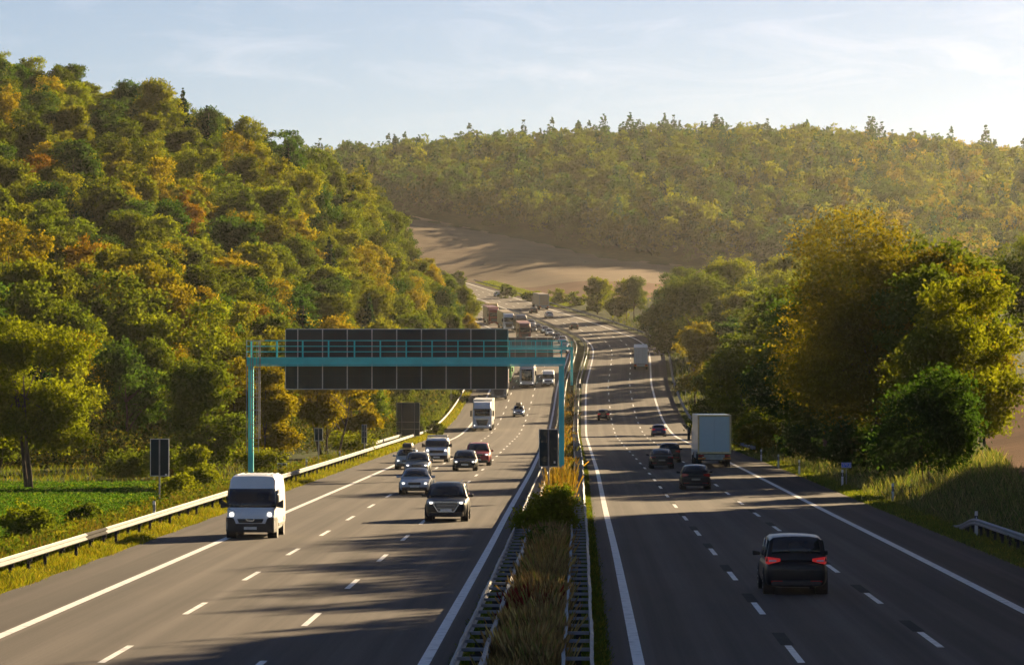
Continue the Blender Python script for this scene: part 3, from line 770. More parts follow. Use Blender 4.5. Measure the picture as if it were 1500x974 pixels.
# undergrowth among hillside trees
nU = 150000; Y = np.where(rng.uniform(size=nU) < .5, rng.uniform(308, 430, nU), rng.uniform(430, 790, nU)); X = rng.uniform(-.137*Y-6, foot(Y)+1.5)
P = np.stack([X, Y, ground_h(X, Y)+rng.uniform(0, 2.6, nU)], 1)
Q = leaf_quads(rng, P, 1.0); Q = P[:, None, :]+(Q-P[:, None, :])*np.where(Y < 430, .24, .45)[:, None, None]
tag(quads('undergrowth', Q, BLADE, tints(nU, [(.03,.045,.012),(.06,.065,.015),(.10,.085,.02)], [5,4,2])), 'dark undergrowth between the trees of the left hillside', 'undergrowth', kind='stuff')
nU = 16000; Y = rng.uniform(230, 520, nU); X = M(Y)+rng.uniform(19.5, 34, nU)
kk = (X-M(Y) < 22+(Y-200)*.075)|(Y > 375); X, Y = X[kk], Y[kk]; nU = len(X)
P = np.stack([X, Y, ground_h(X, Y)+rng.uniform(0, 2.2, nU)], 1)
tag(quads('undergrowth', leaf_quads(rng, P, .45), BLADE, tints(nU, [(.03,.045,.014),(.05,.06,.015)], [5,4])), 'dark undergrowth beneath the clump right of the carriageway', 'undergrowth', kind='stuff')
# far bank of sunlit turf
nU = 9000; Y = rng.uniform(985, 1190, nU); X = M(Y)+rng.uniform(16.6, 22, nU)
blades('grass', X, Y, rng.uniform(.15, .5, nU), rng.uniform(.2, .5, nU), tints(nU, [(.15,.18,.02),(.11,.14,.02)], [5,4]), 'bright grass bank along the far end of the motorway')

# ------------------------------------------------------------------ guard rails
WPROF = [(-.155,0),(-.135,.02),(-.10,.075),(-.06,.075),(-.02,.01),(.02,.01),(.06,.075),(.10,.075),(.135,.02),(.155,0)]
def rpos(u, y, z=0.0): return (float(M(y))+u, float(y), float(zr(y))+z)

def w_beam(mb, u, ys_, side, zc=.60, off=.0, m=0, droop=None):
    """corrugated steel band along the road; side is where its ridges face (+1 right, -1 left)"""
    rows = []
    for y in ys_:
        dz = droop(y) if droop else 0
        rows.append([(float(M(y))+u+side*(d+off), float(y), float(zr(y))+zc+z*.9+dz) for z, d in WPROF])
    mb.grid(rows, m)

def guard_rail(u, y0, y1, side, label, step=4.0, droop=None, dark=()):
    e = empty('guard_rail', rpos(u, y0)); root = Vector(e.location)
    def kid(mb, nm, m, kind=None):
        mb.v = [(a-root.x, b-root.y, c-root.z) for a, b, c in mb.v]
        o = mb.build(nm, m, e, smooth=False)
        if kind: o['kind'] = kind
        return o
    ys_ = np.concatenate([np.arange(y0, min(y1, 340), 2.0), np.arange(340, y1, 6.0)]) if y1 > 340 else np.arange(y0, y1+.1, 1.0)
    mb = MB(); w_beam(mb, u, ys_, side, droop=droop); kid(mb, 'rail_beam', STEEL)
    for a, b in dark:
        mb = MB(); w_beam(mb, u, np.arange(a, b+.1, 1.0), side, off=.004, droop=droop)
        kid(mb, 'worn_beam_section', DARKST)['label'] = 'dark weathered lap section of the rail'
    P0 = None; rest = MB(); k = 0
    y = y0+.6
    while y < y1:
        dz = droop(y) if droop else 0
        hgt = .72+dz; c = Vector(rpos(u-side*.10, y, hgt/2-.1))
        if k < 90:
            if P0 is None:
                pm = MB().box((0,0,0), (.11,.07,.94)); pm.box((side*.07, 0, .30), (.10,.06,.2))
                P0 = pm.build('post', DARKST, e); o = P0
            else:
                o = P0.copy(); COL.objects.link(o); o.parent = e
            o.location = c-root+Vector((0,0,-.12+dz/2))
        else: rest.box(c, (.11,.07,hgt+.3))
        k += 1; y += step*(1 if y < 400 else 2)
    if rest.v: kid(rest, 'post_row', DARKST, 'stuff')
    return tag(e, label, 'guard rail')

guard_rail(-17.25, 66, 980, 1, 'long corrugated steel guard rail along the left edge of the motorway', dark=((140.5, 146.5),))
guard_rail(17.45, 90, 166, -1, 'short guard rail with sloped end at the right frame edge', step=2.6, droop=lambda y: -.62*float(sm(156, 166, y)))
guard_rail(17.1, 372, 1010, -1, 'long guard rail curving along the outer right edge of the bend')
guard_rail(-18.7, 428, 452, 1, 'short second guard rail beside the large blue-grey sign board', step=2.6)
guard_rail(16.9, 1016, 1200, -1, 'far guard rail below the sunlit grass bank')

def median_rail(u0, u1, label):
    e = empty('median_guard_rail', rpos((u0+u1)/2, 66)); root = Vector(e.location)
    sh_ = lambda mb: setattr(mb, 'v', [(a-root.x, b-root.y, c-root.z) for a, b, c in mb.v])
    ys_ = np.concatenate([np.arange(66, 300, 2.0), np.arange(300, 960, 5.0)])
    wob = {}
    for nm, u, side in (('rail_beam', u0, -1), ('rail_beam', u1, 1)):
        mb = MB(); rows = []
        for y in ys_:
            j = .010*math.sin(y*1.3+u*5)+.012*math.sin(y*.37+u)
            rows.append([(float(M(y))+u+side*d+j, float(y), float(zr(y))+.62+z) for z, d in WPROF])
        mb.grid(rows); sh_(mb); mb.build(nm, STEEL, e)
    S0 = None; rest = MB(); k = 0; y = 66.5
    while y < 640:
        if k < 96:
            if S0 is None:
                S0 = MB().box((0,0,0), (u1-u0-.02, .10, .07)).build('spacer_bar', STEEL, e); o = S0
            else: o = S0.copy(); COL.objects.link(o); o.parent = e
            o.location = Vector(rpos((u0+u1)/2, y, .66))-root
        else: rest.box(rpos((u0+u1)/2, y, .66), (u1-u0-.02, .10, .07))
        k += 1; y += 2.66
    sh_(rest); rest.build('spacer_row', STEEL, e)['kind'] = 'stuff'
    pm = MB(); pr = MB(); k = 0; P0 = None; y = 67.2
    while y < 500:
        if k < 80:
            if P0 is None: P0 = MB().box((0,0,0), (.12,.08,.9)).build('post', DARKST, e); o = P0
            else: o = P0.copy(); COL.objects.link(o); o.parent = e
            o.location = Vector(rpos((u0+u1)/2, y, .15))-root
        k += 1; y += 4
    return tag(e, label, 'guard rail')
median_rail(-1.42, -.90, 'ladder-like double guard rail on the left side of the median')
median_rail(.80, 1.30, 'ladder-like double guard rail on the right side of the median')

# ------------------------------------------------------------------ reflector posts
def delineator(X, Y, label, z=None):
    e = empty('reflector_post', (X, Y, gh(X, Y) if z is None else z))
    ring = lambda zz, s: [(-.06*s,-.05*s,zz),(.06*s,-.05*s,zz),(.06*s,.05*s,zz),(0,.075*s,zz),(-.06*s,.05*s,zz)]
    MB().loft([ring(-.2,1.05), ring(.62,1)]).build('post', POSTW, e)
    MB().loft([ring(.62,1.04), ring(.86,1.04)]).build('black_band', BLACKP, e)
    MB().box((0,-.058,.74), (.045,.02,.18)).build('reflector', LAMP, e)
    top = ring(1.05,.95); top = [(x, y, z-.07 if y > 0 else z) for x, y, z in top]
    MB().loft([ring(.86,1), top]).build('cap', POSTW, e)
    return tag(e, label, 'reflector post', 'roadside reflector posts')
for i, (Y, u, lab) in enumerate([(157,17.5,'leaning against the bank just left of the short guard rail end'),(202,17.8,'on the right verge in front of the pale tall grass'),(235,17.4,'directly under the small blue distance sign'),
    (265.5,16.5,'on the right verge between the blue sign and the dark low bush'),(289,16.3,'on the shaded right verge, second beyond the blue sign'),(313,16.2,'nearest to the tail of the white truck trailer')]):
    delineator(float(M(Y))+u, Y, 'white reflector post '+lab)
for Y, u, lab in [(171,-18.1,'behind the left guard rail near its dark section'),(268,-18.2,'behind the left guard rail before the small dark board'),(303,-18.0,'behind the guard rail right of the small square sign'),
    (338,-17.9,'behind the guard rail beside the narrow sign'),(372,-17.9,'before the large sign board'),(408,-17.8,'at the foot of the large sign board'),(470,-17.9,'at the upper end of the short second guard rail'),(505,-17.8,'on the bank beyond the short second guard rail')]:
    delineator(float(M(Y))+u, Y, 'white and black reflector post '+lab)

# ------------------------------------------------------------------ signs seen from behind
def back_sign(X, Y, z0, wd, ht, label, posts=(0,), seams=(0,), hseams=(), base=None, name='traffic_sign'):
    gz = gh(X, Y) if base is None else base
    e = empty(name, (X, Y, gz)); z0 -= gz
    MB().box((0,0,z0+ht/2), (wd,.03,ht)).build('sign_panel', SIGNBK, e, bevel=.012)
    fr = MB()
    for sx_ in (-1, 1): fr.box((sx_*wd/2, -.005, z0+ht/2), (.035,.07,ht+.05))
    for sz in (z0, z0+ht): fr.box((0,-.005,sz), (wd+.03,.075,.035))
    fr.build('panel_frame', ALU, e)
    sb = MB()
    for f in seams: sb.box((f*wd, -.03, z0+ht/2), (.03,.03,ht-.06))
    for f in hseams: sb.box((0,-.034,z0+ht*f), (wd-.06,.025,.03))
    if sb.v: sb.build('stiffener', ALU, e)
    for f in posts:
        MB().tube([(f*wd,-.075,-.5),(f*wd,-.075,z0+ht-.03)], [.04,.04], 8).build('post', STEEL, e)
    return tag(e, label, 'sign')
s = back_sign(-18.5, 199, 1.48, .96, 1.93, 'dark back of a tall two-part sign on one post behind the left guard rail')
MB().box((.34,-.03,1.98), (.10,.02,.12)).build('sticker', POSTW, s)
s = back_sign(1.95, 202, 1.9, 1.0, 1.98, 'dark back of a tall two-part sign standing in the median vegetation')
MB().box((.32,-.03,2.15), (.10,.02,.12)).build('sticker', POSTW, s)
s = back_sign(-11.75, 428, .55, 2.65, 3.75, 'large blue-grey back of a direction sign on two posts by the short guard rail', posts=(-.26,.28), seams=(-.26,.28), hseams=(.2,.42))
back_sign(-15.0, 294, 1.95, .62, .95, 'small square back of a sign on a single post, left behind the gantry')
back_sign(-12.9, 331, 1.2, .42, 1.6, 'narrow tall back of a sign before the dark wood', seams=(-.0,), hseams=(.33,.66))
back_sign(-9.2, 571, 3.6+float(zr(571)), .8, .75, 'tiny far sign back at the upper left rail bend')
s = back_sign(-16.2, 267, .40, .62, .34, 'small dark board on a low post behind the guard rail above the white van')
s = back_sign(10.0, 565, 3.3+float(zr(565)), .7, .65, 'tiny square sign in the median beyond the gantry', name='traffic_sign')
s = back_sign(float(M(590))+17.9, 590, 2.4+float(zr(590)), .8, .5, 'tiny teal sign beside the guard rail of the right bend')

def text_mesh(txt, size, material, parent, loc, rot):
    cu = bpy.data.curves.new('lettering', 'FONT'); cu.body = txt; cu.size = size; cu.align_x = 'CENTER'; cu.align_y = 'CENTER'; cu.extrude = .004
    cu.materials.append(material)
    o = bpy.data.objects.new('lettering', cu); COL.objects.link(o); o.parent = parent; o.location = loc; o.rotation_euler = rot
    bpy.context.view_layer.update()
    me = bpy.data.meshes.new_from_object(o.evaluated_get(bpy.context.evaluated_depsgraph_get()))
    bpy.data.objects.remove(o); o = bpy.data.objects.new('lettering', me); COL.objects.link(o); o.parent = parent; o.location = loc; o.rotation_euler = rot; return o
e = empty('distance_sign', (20.85, 236.4, gh(20.85, 236.4)))
gz = e.location.z
MB().tube([(0,.03,-.3),(0,.03,1.35-gz)], [.03,.03], 8).build('post', STEEL, e)
z0 = 1.04-gz+.05
MB().box((0,0,z0+.17), (.62,.03,.33)).build('sign_panel', BLUE, e, bevel=.01)
fr = MB()
for sx_ in (-1, 1): fr.box((sx_*.285,-.018,z0+.17), (.022,.012,.28))
for sz in (-1, 1): fr.box((0,-.019,z0+.17+sz*.14), (.58,.012,.022))
fr.build('white_border', POSTW, e)
text_mesh('279,5', .22, POSTW, e, (0,-.022,z0+.17), (R(90),0,0))
tag(e, 'small blue distance sign with white figures on a thin post, right verge', 'sign')

# ------------------------------------------------------------------ gantries
def gantry(Y, xl, xr, zb, bh, panel, ladder, label, rail_h=1.15, base=0.0, post_w=.36):
    e = empty('sign_gantry', (xl, Y, base)); W = xr-xl; zb -= base
    bm2 = MB().box((W/2,0,zb+bh/2), (W+.5,.75,bh*.62)); bm2.box((W/2,-.02,zb+bh*.90), (W+.56,.95,bh*.20)); bm2.box((W/2,-.02,zb+bh*.08), (W+.5,.85,bh*.14))
    for k in range(int(W/2.4)): bm2.box((1.2+k*2.4,-.40,zb+bh*.5), (.06,.08,bh*.6))
    bm2.build('beam', TEAL, e, bevel=.01)
    for x in (0, W): MB().box((x,0,zb/2-.3), (post_w,.45,zb+.6)).build('post', TEAL, e, bevel=.02)
    zt = zb+bh; rl = MB()
    for sy in (-.46,.46):
        for f in (.33,.66,1.0): rl.bar((-.3,sy,zt+rail_h*f), (W+.3,sy,zt+rail_h*f), .05)
        n = int(round(W/1.75))
        for k in range(n+1): rl.box((W*k/n, sy, zt+rail_h/2-.12), (.07,.05,rail_h+.24))
    rl.build('railing', TEAL, e)
    if panel:
        pl, prr, pz0, pz1, n = panel; pl -= xl; prr -= xl; pz0 -= base; pz1 -= base
        pn = MB().box(((pl+prr)/2,.62,(pz0+pz1)/2), (prr-pl,.05,pz1-pz0)).build('sign_panel', SIGNBK, e, bevel=.05)
        fr = MB()
        for z in (pz0, pz1): fr.box(((pl+prr)/2,.60,z), (prr-pl-.08,.10,.05))
        for x in (pl, prr): fr.box((x,.60,(pz0+pz1)/2), (.05,.10,pz1-pz0-.1))
        fr.build('panel_frame', ALU, pn)
        for k in range(n):
            x = pl+(k+.5)*(prr-pl)/n
            MB().box((x,.56,(pz0+pz1)/2), (.07,.07,pz1-pz0)).build('stiffener', ALU, pn)
        sm_ = MB()
        for f in (.22,.79): sm_.box(((pl+prr)/2,.588,pz0+(pz1-pz0)*f), (prr-pl-.1,.02,.04))
        for k in range(1, n): sm_.box((pl+k*(prr-pl)/n,.588,(pz0+pz1)/2), (.025,.02,pz1-pz0-.1))
        sm_.build('panel_seam', BLACKP, pn)
    if ladder:
        x = .34; ld = MB()
        for dx in (-.21,.21): ld.bar((x+dx,-.35,1.6), (x+dx,-.35,zt+rail_h), .05)
        for k in range(int((zt-1.6)/.28)): ld.bar((x-.21,-.35,1.75+k*.28), (x+.21,-.35,1.75+k*.28), .032)
        ld.build('ladder', STEEL, e)
        cg = MB()
        for z in np.arange(2.6, zt+rail_h, .95):
            pp = [(x+.36*math.cos(a), -.35-.38-.42*math.sin(a), z) for a in np.linspace(-.4, math.pi+.4, 11)]
            for a, b in zip(pp[:-1], pp[1:]): cg.bar(a, b, .05, .035)
        for a in np.linspace(-.3, math.pi+.3, 6): cg.bar((x+.36*math.cos(a), -.73-.42*math.sin(a), 2.6), (x+.36*math.cos(a), -.73-.42*math.sin(a), zt+rail_h), .035)
        cg.bar((-.28,-.3,1.6), (-.28,-.3,zt+rail_h), .06); cg.bar((-.3,-.5,zt+rail_h), (1.0,-.5,zt+rail_h), .06)
        cg.build('ladder_cage', STEEL, e)
    return tag(e, label, 'gantry')
gantry(262, -18.05, 3.42, 7.55, .62, (-15.7, -.28, 5.97, 10.12, 9), True, 'turquoise sign gantry over the oncoming carriageway with railing, ladder and dark sign backs')
zz = float(zr(634))
gantry(634, -10.2, 10.0, 5.85+zz, .5, (-9.5, 6.9, 4.6+zz, 7.95+zz, 9), False, 'second turquoise gantry farther away, mostly hidden behind the first one', rail_h=.9, base=zz-.1, post_w=.42)

# ------------------------------------------------------------------ vehicles
RING = [(0,0),(.80,0),(.955,.10),(1.0,.40),(.985,.74),(.935,.93),(.79,1.0),(.4,1.02),(0,1.03)]
def body_ring(y, zb, zt, w):
    pts = [(fx*w, y, zb+fz*(zt-zb)) for fx, fz in RING]
    return pts+[(-x, y, z) for x, y, z in pts[-2:0:-1]]

def pane(name, pts_rows, parent, off, m=None):
    mb = MB().grid(pts_rows); o = mb.build(name, m or GLASS, parent, smooth=True)
    sd_ = o.modifiers.new('thick', 'SOLIDIFY'); sd_.thickness = .02; sd_.offset = 0
    return o

def wheel(parent, x, y, r, wd, rim=RIM):
    prof = [(r*.62,-wd/2),(r*.93,-wd/2),(r,-wd*.34),(r,wd*.34),(r*.93,wd/2),(r*.62,wd/2)]
    n = 20; rings = []
    for k in range(n+1):
        a = 2*math.pi*k/n; rings.append([(off, q*math.cos(a), q*math.sin(a)) for q, off in prof])
    t_ = MB().loft(rings, caps=False).build('wheel', RUBBER, parent, smooth=True, loc=(x, y, r))
    sgn = 1 if x > 0 else -1
    rm = MB(); disc = [(sgn*wd*.30, r*.63*math.cos(2*math.pi*k/n), r*.63*math.sin(2*math.pi*k/n)) for k in range(n)]
    rm.add(disc+[(sgn*wd*.22, 0, 0)], [(k, (k+1) % n, n) for k in range(n)])
    for k in range(5):
        a = 2*math.pi*k/5; rm.bar((sgn*wd*.27,0,0), (sgn*wd*.36, r*.6*math.cos(a), r*.6*math.sin(a)), .07, .05)
    rm.build('rim', rim, t_)
    return t_

CARS = {
 'hatch': dict(L=4.3, W=1.79, H=1.47, belt=.93, hood=.78, yc=1.05, yw=.30, yr=-1.45, yb=-2.0, rf=.74, deck=None),
 'estate': dict(L=4.5, W=1.78, H=1.55, belt=.95, hood=.80, yc=1.05, yw=.35, yr=-1.85, yb=-2.15, rf=.76, deck=None),
 'sedan': dict(L=4.82, W=1.82, H=1.45, belt=.92, hood=.77, yc=.95, yw=.20, yr=-1.05, yb=-1.80, rf=.70, deck=.98),
 'mpv': dict(L=4.82, W=1.90, H=1.74, belt=1.03, hood=.88, yc=1.40, yw=.55, yr=-1.98, yb=-2.30, rf=.80, deck=None),
 'suv': dict(L=5.05, W=1.98, H=1.74, belt=1.08, hood=.98, yc=1.15, yw=.40, yr=-1.95, yb=-2.40, rf=.76, deck=None),
 'small': dict(L=3.8, W=1.70, H=1.50, belt=.94, hood=.80, yc=.95, yw=.30, yr=-1.35, yb=-1.8, rf=.76, deck=None),
}
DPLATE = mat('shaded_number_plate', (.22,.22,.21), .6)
def car(kind, paint, label, cat, lit=True, brake=False, grille='bar', rails=False, box=False, zb=.20):
    p = CARS[kind]; L, W, H, belt, hood = p['L'], p['W'], p['H'], p['belt'], p['hood']
    f, r, w2 = L/2, -L/2, W/2; e = empty({'hatch':'hatchback_car','estate':'estate_car','sedan':'sedan_car','mpv':'minivan','suv':'suv','small':'small_car'}[kind])
    yc, yw, yr, yb = p['yc'], p['yw'], p['yr'], p['yb']; dk = p['deck'] or belt
    st = [(r, zb+.16, dk*.80, .78), (r+.07, zb+.06, dk*.95, .92), (r+.3, zb, dk, .985), (r+1.0, zb, max(belt, dk-.02), 1), (0, zb, belt, 1), (yc, zb, belt, 1),
          (yc+.45*(f-yc), zb, hood+.07, .985), (f-.35, zb, hood, .955), (f-.10, zb+.03, hood-.10, .87), (f, zb+.12, hood-.22, .76)]
    bd = MB().loft([body_ring(y, a, b, w2*k) for y, a, b, k in st]).build('body', PAINT, e, smooth=True, sub=2)
    # cabin
    wb, wr = w2*.95, w2*p['rf']; b0 = belt-.05
    def sec(y, zt, wt):
        dz = zt-belt
        half = [(wb, b0), (wb*.985, belt+.02), (wt+.03, zt-.09 if dz > .2 else belt+.03), (wt*.90, zt-.015 if dz > .2 else belt+.035), (wt*.5, zt+.018 if dz > .2 else belt+.045), (0, zt+.028 if dz > .2 else belt+.05)]
        return [(-x, y, z) for x, z in half]+[(x, y, z) for x, z in half[-2::-1]]
    S = [sec(yb, belt, wb*.92), sec(yr, H-.05, wr*.97), sec((yw+yr)/2, H, wr), sec(yw, H-.04, wr*.96), sec(yc, belt, wb*.93)]
    MB().loft(S).build('cabin', PAINT, e, smooth=True, bevel=.03, seg=3)
    def screen(nm, A, B, s0, s1, dy):
        idx = [3, 4, 5, 6, 7]; rows = []
        for s_ in np.linspace(s0, s1, 4):
            row = []
            for i in idx:
                a, b_ = Vector(A[i]), Vector(B[i]); q = a+(b_-a)*s_
                row.append((q.x*.99, q.y+dy, q.z+.018))
            rows.append(row)
        pane(nm, rows, e, 0)
    screen('windscreen', S[4], S[3], .06, .93, .02)
    screen('rear_window', S[0], S[1], .10 if p['deck'] else .22, .92, -.02)
    def sx_at(z): 
        f_ = (z-belt)/(H-.09-belt); return wb*.985+(wr+.03-wb*.985)*f_
    z0, z1 = belt+.05, H-.15
    ym = (yw+yr)/2+.25
    for sg in (-1, 1):
        for nm, q in (('side_window', [(yc-.30, z0), (ym+.04, z0), (ym+.04, z1), (yw-.02, z1)]), ('side_window', [(ym-.04, z0), (yb+.42, z0), (yr+.12, z1), (ym-.04, z1)])):
            P4 = [(sg*(sx_at(z)+.012), y, z) for y, z in q]
            pane(nm, [[P4[0], P4[1]], [P4[3], P4[2]]], e, 0)
    # front
    hz = hood-.13
    for sg in (-1, 1):
        hl = MB(); x0, x1 = w2*.50, w2*.90
        hl.loft([[(sg*x0,f-.07,hz-.05),(sg*x0,f-.07,hz+.06),(sg*x0,f-.3,hz+.07),(sg*x0,f-.3,hz-.05)],
                 [(sg*(x0+x1)/2,f-.085,hz-.075),(sg*(x0+x1)/2,f-.10,hz+.085),(sg*(x0+x1)/2,f-.35,hz+.09),(sg*(x0+x1)/2,f-.35,hz-.07)],
                 [(sg*x1,f-.28,hz-.06),(sg*x1,f-.30,hz+.11),(sg*x1,f-.55,hz+.12),(sg*x1,f-.55,hz-.05)]])
        h = hl.build('headlight', LAMP, e, bevel=.02)
        if lit: MB().box((sg*w2*.70, f-.055, hz+.005), (.15,.05,.09)).build('headlamp_bulb', LAMPON, h, bevel=.02)
    if grille == 'big':
        g = MB().loft([[(-.50,f+.0,.70+.2),(.50,f,.90),(.56,f,.78),(.36,f+.02,.47),(-.36,f+.02,.47),(-.56,f,.78)],[(-.48,f+.05,.88),(.48,f+.05,.88),(.53,f+.05,.77),(.34,f+.06,.49),(-.34,f+.06,.49),(-.53,f+.05,.77)]]).build('grille', BLACKP, e)
        rim_ = MB(); pp = [(-.51,f+.05,.90),(.51,f+.05,.90),(.57,f+.05,.78),(.37,f+.06,.46),(-.37,f+.06,.46),(-.57,f+.05,.78)]
        for a, b_ in zip(pp, pp[1:]+pp[:1]): rim_.bar(a, b_, .045)
        for k in range(5): rim_.box((0,f+.065,.55+k*.07), (.78+.05*k,.02,.016))
        rim_.build('grille_frame', CHROME, g)
    else:
        g = MB().box((0,f-.03,hz-.01), (w2*.78,.09,.15)).build('grille', BLACKP, e, bevel=.03)
        MB().box((0,f+.018,hz+.06), (w2*.74,.014,.02)).build('grille_trim', CHROME, g)
    MB().box((0,f-.02,.33), (W*.80,.10,.20)).build('front_bumper_intake', BLACKP, e, bevel=.04)
    pzf = .50 if grille != 'big' else .56
    MB().box((0,f+.055 if grille != 'big' else f+.09,pzf-.03), (.52,.02,.11)).build('number_plate', PLATE, e)
    # rear
    tz = belt-.06 if kind in ('hatch','estate','small') else (dk-.16 if p['deck'] else belt-.02)
    for sg in (-1, 1):
        th = .22 if not p['deck'] else .15
        tl = MB().loft([[(sg*w2*.50,r+.02,tz-th*.1),(sg*w2*.50,r+.02,tz+th*.28),(sg*w2*.50,r+.15,tz+th*.28),(sg*w2*.50,r+.15,tz-th*.1)],
                        [(sg*w2*.88,r+.06,tz-th*.5),(sg*w2*.88,r+.08,tz+th*.5),(sg*w2*.86,r+.25,tz+th*.5),(sg*w2*.86,r+.25,tz-th*.5)],
                        [(sg*w2*.955,r+.28,tz-th*.4),(sg*w2*.955,r+.30,tz+th*.5),(sg*w2*.90,r+.45,tz+th*.5),(sg*w2*.90,r+.45,tz-th*.4)]]).build('taillight', TAILON if brake else TAIL, e, bevel=.012)
        if kind == 'mpv': MB().box((sg*w2*.745,r+.03,tz-.005), (.22,.03,.055)).build('reversing_lamp', LAMP, tl, bevel=.01)
        MB().box((sg*w2*.62, r-.012, .40), (.34,.03,.045)).build('rear_reflector', TAIL, e)
        m_ = MB().loft([[(sg*w2*.96,yc-.35,belt+.0),(sg*w2*.96,yc-.35,belt+.10),(sg*w2*.96,yc-.27,belt+.10),(sg*w2*.96,yc-.27,belt)],
                        [(sg*(w2+.20),yc-.42,belt-.01),(sg*(w2+.20),yc-.42,belt+.15),(sg*(w2+.20),yc-.27,belt+.14),(sg*(w2+.20),yc-.27,belt)]]).build('wing_mirror', BLACKP if kind == 'mpv' else PAINT, e, bevel=.03)
    MB().box((0,r+.03,.34), (W*.78,.12,.18)).build('rear_bumper_skirt', BLACKP, e, bevel=.04)
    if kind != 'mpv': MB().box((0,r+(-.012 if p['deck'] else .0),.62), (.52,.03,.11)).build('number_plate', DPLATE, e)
    if kind in ('mpv','hatch','suv'):
        MB().box((0,r+.02,.70+.04), (W*.74,.05,.02)).build('tailgate_trim', BLACKP, e)
    wrad = .36 if kind in ('suv','mpv') else .32
    for y in (f-.90, r+.86):
        for sg in (-1, 1):
            arch = MB().tube([(sg*(w2-.34),y,wrad),(sg*(w2+.006),y,wrad)], [wrad*1.17]*2, 22).build('wheel_arch', BLACKP, e)
            wheel(e, sg*(w2-.105), y, wrad, .235)
    if rails or box:
        rr = MB()
        for sg in (-1, 1): rr.bar((sg*wr*.86,yr+.1,H+.045), (sg*wr*.86,yw-.1,H+.045), .045)
        rr.build('roof_rail', CHROME if rails else BLACKP, e)
    if box:
        rr = MB()
        for y in (-.9,.0): rr.bar((-wr*.86,y,H+.07), (wr*.86,y,H+.07), .05,.03)
        rr.build('roof_bars', BLACKP, e)
        bx = []
        for y, k in ((-1.35,.55),(-1.25,.8),(-.9,1),(.1,1),(.5,.75),(.68,.35)):
            bx.append([(x*.40*(.6+.4*k), y, H+.10+z*k) for x, z in ((-1,.04),(-.95,.0),(.95,.0),(1,.04),(1,.24),(.75,.36),(-.75,.36),(-1,.24))])
        MB().loft(bx).build('roof_box', BLACKP, e, smooth=True, bevel=.02)
    finish(e, paint, label, cat); return e

def finish(e, paint, label, cat):
    for o in walk(e):
        if o.type == 'MESH' and PAINT.name in [m_.name for m_ in o.data.materials]: o.color = (*paint, 1)
    tag(e, label, cat)

def put(e, Y, u, oncoming, group=None, off=0.0):
    dx = float(M(Y+4)-M(Y-4))/8; ang = -math.atan(dx); pitch = math.atan(float(zr(Y+3)-zr(Y-3))/6)
    L = e.get('half', 2.4)
    Yc = Y+(L if True else 0)
    X = float(M(Yc))+u
    e.location = (X, Yc, float(zr(Yc))+.006)
    e.rotation_mode = 'XYZ'
    e.rotation_euler = (pitch*(-1 if oncoming else 1), 0, ang+(math.pi if oncoming else 0))
    if group: e['group'] = group
    if 'half' in e: del e['half']
    return e

def repaint(src, paint, label):
    c = copy_tree(src)
    for o in walk(c):
        if o.type == 'MESH' and o.data.materials and o.data.materials[0].name == PAINT.name: o.color = (*paint, 1)
    c['label'] = label; return c

